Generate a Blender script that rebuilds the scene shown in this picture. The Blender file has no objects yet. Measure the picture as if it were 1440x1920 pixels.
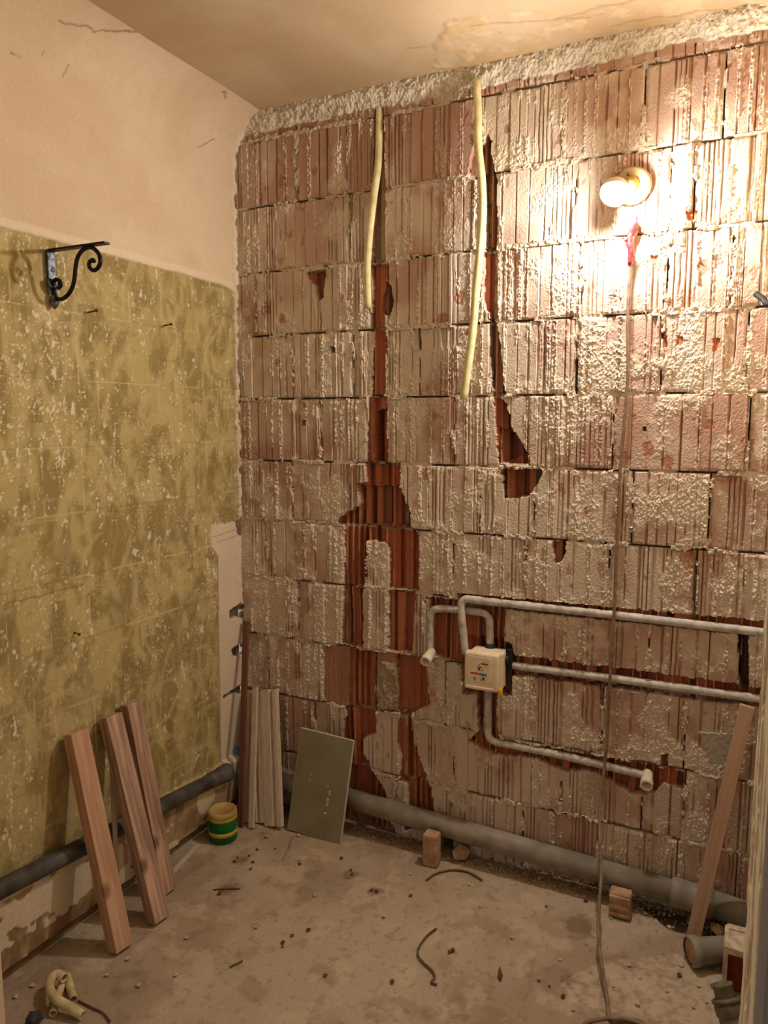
import bpy, bmesh, math, random
import numpy as np
from mathutils import Vector, Matrix

# ------------------------------------------------------------------ camera, world, exposure
S = bpy.context.scene
COL = S.collection
FPX, PITCH, YAW = 1399.0, math.radians(6.97), math.radians(25.75)
CAM = np.array([1.82, -2.45, 1.58])
_f0 = np.array([-math.sin(YAW), math.cos(YAW), 0.0]); _up0 = np.array([0, 0, 1.0])
C_RIGHT = np.array([math.cos(YAW), math.sin(YAW), 0.0])
C_FWD = _f0 * math.cos(PITCH) - _up0 * math.sin(PITCH)
C_UP = _f0 * math.sin(PITCH) + _up0 * math.cos(PITCH)
cam_d = bpy.data.cameras.new('camera'); cam_d.sensor_fit = 'HORIZONTAL'; cam_d.sensor_width = 36.0
cam_d.lens = 36.0 * FPX / 1440.0; cam_d.clip_start = 0.02
cam = bpy.data.objects.new('camera', cam_d); COL.objects.link(cam)
M = Matrix.Identity(4)
for r in range(3):
    M[r][0], M[r][1], M[r][2], M[r][3] = C_RIGHT[r], C_UP[r], -C_FWD[r], CAM[r]
cam.matrix_world = M
S.camera = cam
world = bpy.data.worlds.new('world'); S.world = world; world.use_nodes = True
bg = world.node_tree.nodes['Background']; bg.inputs[0].default_value = (1.0, 0.89, 0.76, 1); bg.inputs[1].default_value = 0.30
S.view_settings.view_transform = 'Standard'; S.view_settings.look = 'None'
S.view_settings.gamma = 1.0; S.view_settings.use_curve_mapping = False
S.view_settings.exposure = 0.0
BULB_STRENGTH = 1250.0
BULB_COLOR = (1.0, 0.945, 0.87, 1)

RNG = np.random.default_rng(7); random.seed(7)

def ray(x, y): return C_FWD * FPX + C_RIGHT * (x - 720) + C_UP * (960 - y)
def onY(x, y, Y=0.0): d = ray(x, y); return CAM + d * ((Y - CAM[1]) / d[1])
def onX(x, y, X=0.0): d = ray(x, y); return CAM + d * ((X - CAM[0]) / d[0])
def onZ(x, y, Z=0.0): d = ray(x, y); return CAM + d * ((Z - CAM[2]) / d[2])

# ------------------------------------------------------------------ numpy helpers
_TAB = RNG.random((16, 256, 256))
def vn(x, y, seed=0):
    t = _TAB[seed % 16]; x = np.asarray(x, float) + 13.7 * seed; y = np.asarray(y, float) + 7.3 * seed
    xi = np.floor(x).astype(int); yi = np.floor(y).astype(int); fx = x - xi; fy = y - yi
    fx = fx * fx * (3 - 2 * fx); fy = fy * fy * (3 - 2 * fy)
    a = t[xi & 255, yi & 255]; b = t[(xi + 1) & 255, yi & 255]; c = t[xi & 255, (yi + 1) & 255]; d = t[(xi + 1) & 255, (yi + 1) & 255]
    return (a * (1 - fx) + b * fx) * (1 - fy) + (c * (1 - fx) + d * fx) * fy
def fbm(x, y, seed=0, octs=4):
    s = 0; a = 0.5; n = 0
    for k in range(octs):
        s = s + a * vn(x * 2 ** k, y * 2 ** k, seed + k); n += a; a *= 0.55
    return s / n
def sst(a, b, x):
    t = np.clip((x - a) / (b - a), 0, 1); return t * t * (3 - 2 * t)
def pip(px, py, poly):
    inside = np.zeros(px.shape, bool); n = len(poly); j = n - 1
    for i in range(n):
        xi, yi = poly[i]; xj, yj = poly[j]
        if yi != yj:
            c = ((yi > py) != (yj > py)) & (px < (xj - xi) * (py - yi) / (yj - yi) + xi)
            inside ^= c
        j = i
    return inside
def mix(a, b, t): 
    a = np.asarray(a, float); b = np.asarray(b, float); return a + (b - a) * t[..., None]
def seg_dist(px, py, pts):
    d = np.full(px.shape, 9.0)
    for (x0, y0), (x1, y1) in zip(pts[:-1], pts[1:]):
        L = (x1 - x0) ** 2 + (y1 - y0) ** 2 + 1e-12
        t = np.clip(((px - x0) * (x1 - x0) + (py - y0) * (y1 - y0)) / L, 0, 1)
        d = np.minimum(d, np.hypot(px - x0 - t * (x1 - x0), py - y0 - t * (y1 - y0)))
    return d

# ------------------------------------------------------------------ materials
def srgb(r, g, b):
    f = lambda c: ((c / 255 + 0.055) / 1.055) ** 2.4 if c > 10 else c / 255 / 12.92
    return (f(r), f(g), f(b), 1.0)
def new_mat(name, rough=0.85):
    m = bpy.data.materials.new(name); m.use_nodes = True
    b = m.node_tree.nodes['Principled BSDF']; b.inputs['Roughness'].default_value = rough
    b.inputs['Specular IOR Level'].default_value = 0.25
    return m, m.node_tree.nodes, m.node_tree.links, b
def vc_mat(name, bump_scale, bump_str, rough=0.92, grain=0.25):
    m, N, L, b = new_mat(name, rough)
    at = N.new('ShaderNodeAttribute'); at.attribute_name = 'tint'
    tc = N.new('ShaderNodeTexCoord'); nz = N.new('ShaderNodeTexNoise')
    nz.inputs['Scale'].default_value = bump_scale; nz.inputs['Detail'].default_value = 5
    L.new(tc.outputs['Object'], nz.inputs['Vector'])
    mr = N.new('ShaderNodeMapRange'); mr.inputs[3].default_value = 1 - grain; mr.inputs[4].default_value = 1 + grain
    L.new(nz.outputs['Fac'], mr.inputs[0])
    mx = N.new('ShaderNodeVectorMath'); mx.operation = 'SCALE'
    L.new(at.outputs['Color'], mx.inputs[0]); L.new(mr.outputs[0], mx.inputs['Scale'])
    L.new(mx.outputs[0], b.inputs['Base Color'])
    bp = N.new('ShaderNodeBump'); bp.inputs['Strength'].default_value = bump_str; bp.inputs['Distance'].default_value = 0.002
    L.new(nz.outputs['Fac'], bp.inputs['Height']); L.new(bp.outputs[0], b.inputs['Normal'])
    return m
def noise_mat(name, c1, c2, scale=20, rough=0.7, bump=0.2, stretch=(1, 1, 1), detail=6, lo=0.35, hi=0.65, metal=0.0, dist=0.002):
    m, N, L, b = new_mat(name, rough)
    tc = N.new('ShaderNodeTexCoord'); mp = N.new('ShaderNodeMapping'); mp.inputs['Scale'].default_value = stretch
    L.new(tc.outputs['Object'], mp.inputs['Vector'])
    nz = N.new('ShaderNodeTexNoise'); nz.inputs['Scale'].default_value = scale; nz.inputs['Detail'].default_value = detail
    L.new(mp.outputs[0], nz.inputs['Vector'])
    rp = N.new('ShaderNodeValToRGB'); rp.color_ramp.elements[0].position = lo; rp.color_ramp.elements[1].position = hi
    rp.color_ramp.elements[0].color = c1; rp.color_ramp.elements[1].color = c2
    L.new(nz.outputs['Fac'], rp.inputs[0]); L.new(rp.outputs[0], b.inputs['Base Color'])
    b.inputs['Metallic'].default_value = metal
    if bump:
        bp = N.new('ShaderNodeBump'); bp.inputs['Strength'].default_value = bump; bp.inputs['Distance'].default_value = dist
        L.new(nz.outputs['Fac'], bp.inputs['Height']); L.new(bp.outputs[0], b.inputs['Normal'])
    return m
def wood_mat(name, c1, c2, c3, knots=True):
    m, N, L, b = new_mat(name, 0.75)
    tc = N.new('ShaderNodeTexCoord'); mp = N.new('ShaderNodeMapping'); mp.inputs['Scale'].default_value = (60, 60, 4)
    L.new(tc.outputs['Object'], mp.inputs['Vector'])
    nz = N.new('ShaderNodeTexNoise'); nz.inputs['Scale'].default_value = 1.0; nz.inputs['Detail'].default_value = 5; nz.inputs['Distortion'].default_value = 0.6
    L.new(mp.outputs[0], nz.inputs['Vector'])
    rp = N.new('ShaderNodeValToRGB'); rp.color_ramp.elements[0].position = 0.3; rp.color_ramp.elements[1].position = 0.7
    rp.color_ramp.elements[0].color = c1; rp.color_ramp.elements[1].color = c2
    L.new(nz.outputs['Fac'], rp.inputs[0])
    n2 = N.new('ShaderNodeTexNoise'); n2.inputs['Scale'].default_value = 9; n2.inputs['Detail'].default_value = 4
    L.new(tc.outputs['Object'], n2.inputs['Vector'])
    r2 = N.new('ShaderNodeMapRange'); r2.inputs[1].default_value = 0.55; r2.inputs[2].default_value = 0.75; L.new(n2.outputs['Fac'], r2.inputs[0])
    mx = N.new('ShaderNodeMix'); mx.data_type = 'RGBA'; mx.inputs[7].default_value = c3
    L.new(r2.outputs[0], mx.inputs[0]); L.new(rp.outputs[0], mx.inputs[6])
    last = mx.outputs[2]
    if knots:
        vo = N.new('ShaderNodeTexVoronoi'); vo.inputs['Scale'].default_value = 1.0
        m3 = N.new('ShaderNodeMapping'); m3.inputs['Scale'].default_value = (9, 9, 6); L.new(tc.outputs['Object'], m3.inputs['Vector']); L.new(m3.outputs[0], vo.inputs['Vector'])
        r3 = N.new('ShaderNodeMapRange'); r3.inputs[1].default_value = 0.10; r3.inputs[2].default_value = 0.20; r3.inputs[3].default_value = 0.75; r3.inputs[4].default_value = 0.0
        L.new(vo.outputs['Distance'], r3.inputs[0])
        mk = N.new('ShaderNodeMix'); mk.data_type = 'RGBA'; mk.inputs[7].default_value = (c1[0] * .35, c1[1] * .3, c1[2] * .3, 1)
        L.new(r3.outputs[0], mk.inputs[0]); L.new(last, mk.inputs[6]); last = mk.outputs[2]
    L.new(last, b.inputs['Base Color'])
    bp = N.new('ShaderNodeBump'); bp.inputs['Strength'].default_value = 0.3; bp.inputs['Distance'].default_value = 0.001
    L.new(nz.outputs['Fac'], bp.inputs['Height']); L.new(bp.outputs[0], b.inputs['Normal'])
    return m

MT = {}
MT['brick'] = vc_mat('brick_face', 260, 0.5)
MT['mortar'] = vc_mat('mortar', 300, 0.7)
MT['plaster'] = vc_mat('old_plaster', 120, 0.25, 0.85, 0.12)
MT['floor'] = vc_mat('dusty_concrete', 220, 0.5, 0.95, 0.22)
MT['ceiling'] = vc_mat('ceiling_paint', 60, 0.25, 0.9, 0.08)
MT['plain'] = noise_mat('plain_plaster', srgb(205, 182, 150), srgb(222, 200, 168), 6, 0.9, 0.15)
MT['conduit'] = noise_mat('cream_conduit', srgb(206, 194, 140), srgb(232, 222, 176), 25, 0.5, 0.1)
MT['conduit2'] = noise_mat('dusty_conduit', srgb(190, 170, 122), srgb(222, 204, 158), 30, 0.6, 0.1)
MT['iron'] = noise_mat('black_iron', srgb(16, 14, 14), srgb(38, 35, 36), 60, 0.4, 0.3, metal=0.3)
MT['iron_strap'] = noise_mat('worn_iron', srgb(40, 42, 48), srgb(120, 124, 130), 70, 0.35, 0.4, metal=0.5)
MT['rust'] = noise_mat('rusty_steel', srgb(60, 32, 20), srgb(110, 70, 50), 80, 0.8, 0.4)
MT['insul'] = noise_mat('grey_foil_insulation', srgb(172, 164, 156), srgb(212, 204, 194), 45, 0.55, 0.6, (1, 1, 1), 4, dist=0.004)
MT['fitting'] = noise_mat('white_fitting', srgb(214, 200, 172), srgb(238, 226, 200), 30, 0.45, 0.1)
MT['fitin'] = noise_mat('fitting_inside', srgb(120, 90, 60), srgb(150, 118, 84), 30, 0.7, 0.1)
MT['drain'] = noise_mat('grey_drain_pipe', srgb(128, 118, 106), srgb(158, 147, 133), 14, 0.5, 0.08)
MT['drain2'] = noise_mat('dark_drain_pipe', srgb(66, 62, 58), srgb(100, 95, 90), 16, 0.45, 0.08)
MT['wood'] = wood_mat('pine_batten', srgb(180, 138, 108), srgb(210, 170, 138), srgb(192, 148, 118))
MT['wood2'] = wood_mat('stained_batten', srgb(140, 112, 94), srgb(214, 176, 148), srgb(172, 134, 110))
MT['wood3'] = wood_mat('planed_batten', srgb(174, 140, 114), srgb(198, 164, 138), srgb(182, 148, 122), False)
MT['brownstick'] = wood_mat('brown_lath', srgb(98, 64, 48), srgb(128, 86, 64), srgb(106, 70, 52), False)
MT['trimwood'] = noise_mat('pale_trim', srgb(182, 162, 138), srgb(216, 200, 178), 10, 0.8, 0.25, (30, 30, 2))
MT['tileface'] = noise_mat('olive_grey_panel', srgb(132, 124, 98), srgb(146, 138, 112), 8, 0.45, 0.05)
MT['tileedge'] = noise_mat('panel_edge', srgb(196, 182, 156), srgb(216, 204, 180), 20, 0.7, 0.1)
MT['smear'] = noise_mat('white_smear', srgb(176, 168, 142), srgb(206, 198, 174), 60, 0.8, 0.2)
MT['green'] = noise_mat('green_paint', srgb(10, 92, 40), srgb(24, 120, 56), 12, 0.4, 0.05)
MT['yellow'] = noise_mat('yellow_band', srgb(176, 160, 40), srgb(206, 188, 70), 14, 0.5, 0.05)
MT['lid'] = noise_mat('tan_lid', srgb(176, 140, 84), srgb(206, 178, 112), 10, 0.55, 0.1)
MT['white'] = noise_mat('white_plastic', srgb(216, 206, 186), srgb(232, 224, 206), 20, 0.4, 0.05)
MT['box'] = noise_mat('ivory_plastic', srgb(226, 206, 174), srgb(240, 222, 192), 30, 0.45, 0.05)
MT['dark'] = noise_mat('dark_rubber', srgb(30, 26, 24), srgb(56, 50, 46), 40, 0.7, 0.1)
MT['red'] = noise_mat('red_tape', srgb(190, 30, 36), srgb(222, 60, 64), 40, 0.45, 0.3)
MT['redink'] = noise_mat('red_ink', srgb(206, 70, 40), srgb(214, 80, 50), 40, 0.5, 0)
MT['tealink'] = noise_mat('teal_ink', srgb(50, 116, 116), srgb(60, 126, 124), 40, 0.5, 0)
MT['darkink'] = noise_mat('dark_ink', srgb(50, 44, 44), srgb(66, 58, 56), 40, 0.5, 0)
MT['greyink'] = noise_mat('grey_ink', srgb(150, 146, 120), srgb(160, 156, 130), 40, 0.5, 0)
MT['yellowp'] = noise_mat('yellow_plastic', srgb(226, 180, 20), srgb(240, 196, 40), 40, 0.4, 0)
MT['cable'] = noise_mat('grey_brown_cable', srgb(120, 98, 80), srgb(150, 126, 104), 40, 0.55, 0.1)
MT['cablegrey'] = noise_mat('grey_core', srgb(90, 94, 98), srgb(118, 122, 126), 40, 0.5, 0.1)
MT['wire'] = noise_mat('dusty_wire', srgb(86, 66, 46), srgb(116, 92, 66), 60, 0.7, 0.1)
MT['brass'] = noise_mat('lamp_base', srgb(176, 140, 100), srgb(206, 172, 128), 20, 0.4, 0.05)
MT['gold'] = noise_mat('lamp_socket', srgb(206, 164, 80), srgb(226, 188, 110), 20, 0.4, 0.05)
MT['steel'] = noise_mat('screw_steel', srgb(120, 118, 114), srgb(170, 168, 162), 60, 0.3, 0.1, metal=0.8)
MT['terracotta'] = noise_mat('terracotta', srgb(166, 124, 98), srgb(200, 164, 136), 30, 0.9, 0.4)
MT['terradark'] = noise_mat('raw_terracotta', srgb(120, 56, 30), srgb(152, 78, 46), 30, 0.9, 0.3)
MT['palebrick'] = noise_mat('mortared_brick', srgb(176, 156, 128), srgb(214, 196, 168), 40, 0.9, 0.5)
MT['jamb'] = noise_mat('peeling_cream_paint', srgb(196, 176, 142), srgb(232, 216, 186), 22, 0.6, 0.6, (1, 1, .35), lo=.4, hi=.5, dist=0.003)
MT['greyblue'] = noise_mat('grey_blue_paint', srgb(126, 122, 120), srgb(138, 134, 132), 5, 0.6, 0.05)
MT['greyboard'] = noise_mat('grey_board', srgb(150, 132, 112), srgb(170, 152, 130), 10, 0.8, 0.1)
MT['trap'] = noise_mat('olive_grey_plastic', srgb(92, 84, 68), srgb(124, 114, 94), 30, 0.5, 0.1)
MT['bluep'] = noise_mat('blue_plastic', srgb(70, 110, 160), srgb(96, 140, 190), 20, 0.4, 0.05)
MT['crumb'] = noise_mat('plaster_crumbs', srgb(176, 156, 130), srgb(220, 204, 178), 60, 0.95, 0.3)
MT['chip'] = noise_mat('dark_chip', srgb(84, 54, 36), srgb(120, 82, 56), 60, 0.9, 0.3)
MT['stone'] = noise_mat('dark_stone', srgb(52, 52, 50), srgb(76, 76, 74), 30, 0.8, 0.3)
m_, N_, L_, b_ = new_mat('glowing_bulb', 0.4)
b_.inputs['Base Color'].default_value = (1, .95, .88, 1); b_.inputs['Emission Color'].default_value = BULB_COLOR; b_.inputs['Emission Strength'].default_value = BULB_STRENGTH
MT['glow'] = m_

# ------------------------------------------------------------------ object helpers
def link(o, parent=None):
    COL.objects.link(o)
    if parent is not None: o.parent = parent
    return o
def tag(o, label, cat, group=None, kind=None):
    if label: o['label'] = label
    if cat: o['category'] = cat
    if group: o['group'] = group
    if kind: o['kind'] = kind
    return o
def struct(o, label=None, cat=None):
    o['kind'] = 'structure'
    if label: o['label'] = label
    if cat: o['category'] = cat
    return o
def thing(name, label, cat, loc=(0, 0, 0), group=None):
    o = bpy.data.objects.new(name, None); o.empty_display_size = 0.02; link(o); o.location = loc
    return tag(o, label, cat, group)
def obj_bm(name, bm, mat, parent=None, smooth=False, world=True):
    bmesh.ops.recalc_face_normals(bm, faces=bm.faces)
    me = bpy.data.meshes.new(name); bm.to_mesh(me); bm.free()
    me.materials.append(MT[mat])
    if smooth: me.polygons.foreach_set('use_smooth', [True] * len(me.polygons))
    o = bpy.data.objects.new(name, me); link(o)
    if parent is not None:
        o.parent = parent
        if world: o.matrix_parent_inverse = parent_matrix(parent).inverted()
    return o
def parent_matrix(p):
    m = p.matrix_basis.copy()
    if p.parent is not None: m = parent_matrix(p.parent) @ p.matrix_parent_inverse @ m
    return m
def grid_obj(name, P, Cc, mat, parent=None, skirt=None, skirt_col=(.3, .13, .07), smooth=False):
    """P (n,m,3) points, Cc (n,m,3) linear colour; skirt = y of the closing back edge."""
    n, m = P.shape[:2]
    idx = np.arange(n * m).reshape(n, m)
    q = np.stack([idx[:-1, :-1], idx[:-1, 1:], idx[1:, 1:], idx[1:, :-1]], -1).reshape(-1, 4)
    V = P.reshape(-1, 3); CC = Cc.reshape(-1, 3)
    if skirt is not None:
        per = np.concatenate([idx[0, :], idx[1:, -1], idx[-1, -2::-1], idx[-2:0:-1, 0]])
        B = V[per].copy(); B[:, 1] = skirt; k = len(per); base = len(V)
        nx = np.roll(np.arange(k), -1)
        q = np.concatenate([q, np.stack([per, base + np.arange(k), base + nx, per[nx]], -1)])
        V = np.concatenate([V, B]); CC = np.concatenate([CC, np.tile(np.array(skirt_col), (k, 1))])
    me = bpy.data.meshes.new(name)
    me.vertices.add(len(V)); me.vertices.foreach_set('co', V.astype(np.float32).ravel())
    me.loops.add(q.size); me.loops.foreach_set('vertex_index', q.astype(np.int32).ravel())
    me.polygons.add(len(q)); me.polygons.foreach_set('loop_start', np.arange(0, q.size, 4, dtype=np.int32))
    me.update(calc_edges=True)
    me.polygons.foreach_set('use_smooth', np.full(len(q), smooth))
    a = me.attributes.new('tint', 'FLOAT_COLOR', 'POINT')
    a.data.foreach_set('color', np.concatenate([np.clip(CC, 0.005, 1), np.ones((len(V), 1))], 1).astype(np.float32).ravel())
    me.materials.append(MT[mat])
    o = bpy.data.objects.new(name, me); link(o)
    if parent is not None: o.parent = parent
    return o
def crom(pts, n=8):
    P = [np.array(p, float) for p in pts]
    if len(P) < 3: return P
    P = [2 * P[0] - P[1]] + P + [2 * P[-1] - P[-2]]
    out = []
    for i in range(1, len(P) - 2):
        for k in range(n):
            t = k / n; a, b, c, d = P[i - 1], P[i], P[i + 1], P[i + 2]
            out.append(0.5 * (2 * b + (c - a) * t + (2 * a - 5 * b + 4 * c - d) * t * t + (3 * b - a - 3 * c + d) * t ** 3))
    out.append(P[-2]); return out
def fillet(pts, r, n=5):
    P = [np.array(p, float) for p in pts]; out = [P[0]]
    for i in range(1, len(P) - 1):
        a, b, c = P[i - 1], P[i], P[i + 1]
        u = (a - b); v = (c - b); lu = np.linalg.norm(u); lv = np.linalg.norm(v)
        rr = min(r, lu * .48, lv * .48); p0 = b + u / lu * rr; p1 = b + v / lv * rr
        for k in range(n + 1):
            t = k / n; out.append((1 - t) ** 2 * p0 + 2 * t * (1 - t) * b + t * t * p1)
    out.append(P[-1]); return out
def bm_tube(path, r, seg=12, inner=None, bm=None, wob=0.0, squash=1.0):
    """swept round tube; inner = inner radius makes it open and hollow"""
    bm = bm or bmesh.new(); P = [np.array(p, float) for p in path]; n = len(P)
    R = [r] * n if np.isscalar(r) else list(r)
    T = [P[min(i + 1, n - 1)] - P[max(i - 1, 0)] for i in range(n)]; T = [t / (np.linalg.norm(t) + 1e-12) for t in T]
    ref = np.array([0, 0, 1.0]) if abs(T[0][2]) < .9 else np.array([0, 1.0, 0])
    u = np.cross(T[0], ref); u /= np.linalg.norm(u); frames = []
    for t in T:
        u = u - t * (u @ t); u /= np.linalg.norm(u); frames.append((u.copy(), np.cross(t, u)))
    def ring(i, rad, w=0):
        uu, vv = frames[i]; out = []
        for k in range(seg):
            a = 2 * math.pi * k / seg; rr = rad * (1 + (random.uniform(-w, w) if w else 0))
            out.append(bm.verts.new(P[i] + uu * rr * math.cos(a) + vv * rr * math.sin(a) * squash))
        return out
    rings = [ring(i, R[i], wob) for i in range(n)]
    if inner is not None:
        ra = inner / R[0]
        rings += [ring(i, R[i] * ra) for i in range(n - 1, -1, -1)]; rings.append(rings[0])
    for a, b in zip(rings[:-1], rings[1:]):
        for k in range(seg): bm.faces.new((a[k], a[(k + 1) % seg], b[(k + 1) % seg], b[k]))
    if inner is None:
        bm.faces.new(rings[0][::-1]); bm.faces.new(rings[-1])
    return bm
def bm_lathe(prof, seg=24, axis=None, origin=(0, 0, 0), bm=None):
    """prof list of (radius, height); axis direction of height"""
    bm = bm or bmesh.new(); ax = np.array(axis if axis is not None else (0, 0, 1.0), float); ax /= np.linalg.norm(ax); o = np.array(origin, float)
    ref = np.array([1.0, 0, 0]) if abs(ax[0]) < .9 else np.array([0, 1.0, 0])
    u = np.cross(ax, ref); u /= np.linalg.norm(u); v = np.cross(ax, u)
    prev = None
    for (r, h) in prof:
        c = o + ax * h
        cur = [bm.verts.new(c)] if r < 1e-6 else [bm.verts.new(c + (u * math.cos(2 * math.pi * k / seg) + v * math.sin(2 * math.pi * k / seg)) * r) for k in range(seg)]
        if prev is not None:
            if len(prev) == 1 and len(cur) > 1:
                for k in range(seg): bm.faces.new((prev[0], cur[k], cur[(k + 1) % seg]))
            elif len(cur) == 1 and len(prev) > 1:
                for k in range(seg): bm.faces.new((prev[k], cur[0], prev[(k + 1) % seg]))
            elif len(cur) > 1:
                for k in range(seg): bm.faces.new((prev[k], prev[(k + 1) % seg], cur[(k + 1) % seg], cur[k]))
        prev = cur
    return bm
def bm_box(c, s, bev=0.0, rot=None, bm=None, segs=2, jit=0.0):
    own = bm is None; bm = bm or bmesh.new(); c = np.array(c, float)
    Rm = np.array(rot) if rot is not None else np.eye(3)   # columns = local axes
    vs = []
    for dx in (-1, 1):
        for dy in (-1, 1):
            for dz in (-1, 1):
                l = np.array([dx * s[0] / 2, dy * s[1] / 2, dz * s[2] / 2]) + (np.array([random.uniform(-jit, jit) for _ in range(3)]) if jit else 0)
                vs.append(bm.verts.new(c + Rm @ l))
    fs = [(0, 1, 3, 2), (4, 6, 7, 5), (0, 4, 5, 1), (2, 3, 7, 6), (0, 2, 6, 4), (1, 5, 7, 3)]
    F = [bm.faces.new([vs[i] for i in f]) for f in fs]
    if bev > 0:
        ed = list({e for f in F for e in f.edges})
        bmesh.ops.bevel(bm, geom=ed, offset=bev, segments=segs, profile=0.6, affect='EDGES')
    return bm
def bm_prism(poly, axis_u, axis_v, axis_w, o, w0, w1, bm=None):
    bm = bm or bmesh.new(); o = np.array(o, float); u = np.array(axis_u, float); v = np.array(axis_v, float); w = np.array(axis_w, float)
    a = [bm.verts.new(o + u * p[0] + v * p[1] + w * w0) for p in poly]; b = [bm.verts.new(o + u * p[0] + v * p[1] + w * w1) for p in poly]
    n = len(poly)
    for i in range(n): bm.faces.new((a[i], a[(i + 1) % n], b[(i + 1) % n], b[i]))
    bm.faces.new(a[::-1]); bm.faces.new(b); return bm
def lean_obj(name, base, top, up_hint, poly, mat, parent=None, bev=0.0):
    """a leaning stick: its own local Z runs along the length, lowest corner on the floor"""
    b = np.array(base, float); t = np.array(top, float); w = t - b; Ln = np.linalg.norm(w); w /= Ln
    h = np.array(up_hint, float); u = h - w * (h @ w); u /= np.linalg.norm(u); v = np.cross(w, u)
    low = min((u * p[0] + v * p[1])[2] for p in poly)
    b = b.copy(); b[2] += -low - b[2]
    bm = bm_prism(poly, (1, 0, 0), (0, 1, 0), (0, 0, 1), (0, 0, 0), 0, Ln)
    if bev: bmesh.ops.bevel(bm, geom=list(bm.edges), offset=bev, segments=1, affect='EDGES')
    o = obj_bm(name, bm, mat)
    Mx = Matrix.Identity(4)
    for r in range(3): Mx[r][0], Mx[r][1], Mx[r][2], Mx[r][3] = u[r], v[r], w[r], b[r]
    o.matrix_world = Mx
    if parent is not None: o.parent = parent
    return o
def rect(a, b, x0=0, y0=0): return [(x0 - a / 2, y0 - b / 2), (x0 + a / 2, y0 - b / 2), (x0 + a / 2, y0 + b / 2), (x0 - a / 2, y0 + b / 2)]

# ================================================================== BACK WALL
W, H = 1.95, 2.72
COURSES = [-0.004, 0.237, 0.475, 0.717, 0.957, 1.189, 1.425, 1.664, 1.906, 2.143, 2.384, 2.625, 2.705]
# photographed joint positions, pixel x at the row's mid height
ROWY = [1560, 1440, 1320, 1180, 1060, 950, 800, 680, 545, 400, 270, 170]
JOINTS = [
    [580, 742, 846, 979, 1122, 1280],
    [590, 760, 850, 1052, 1206, 1286],
    [505, 608, 705, 835, 1000, 1130, 1287],
    [560, 645, 727, 795, 945, 1060, 1218, 1393],
    [502, 645, 783, 850, 986, 1142, 1306],
    [548, 655, 752, 900, 1002, 1186, 1330],
    [600, 692, 724, 851, 990, 1150, 1405],
    [549, 661, 723, 786, 925, 1080, 1240, 1400],
    [480, 600, 694, 728, 925, 1090, 1250, 1370],
    [655, 721, 912, 1078, 1255, 1300],
    [557, 702, 719, 892, 1057, 1205, 1354],
    [560, 704, 880, 1040, 1180, 1300],
]
def wp(pts, Y=0.0): return [tuple(onY(x, y, Y)[[0, 2]]) for x, y in pts]
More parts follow.
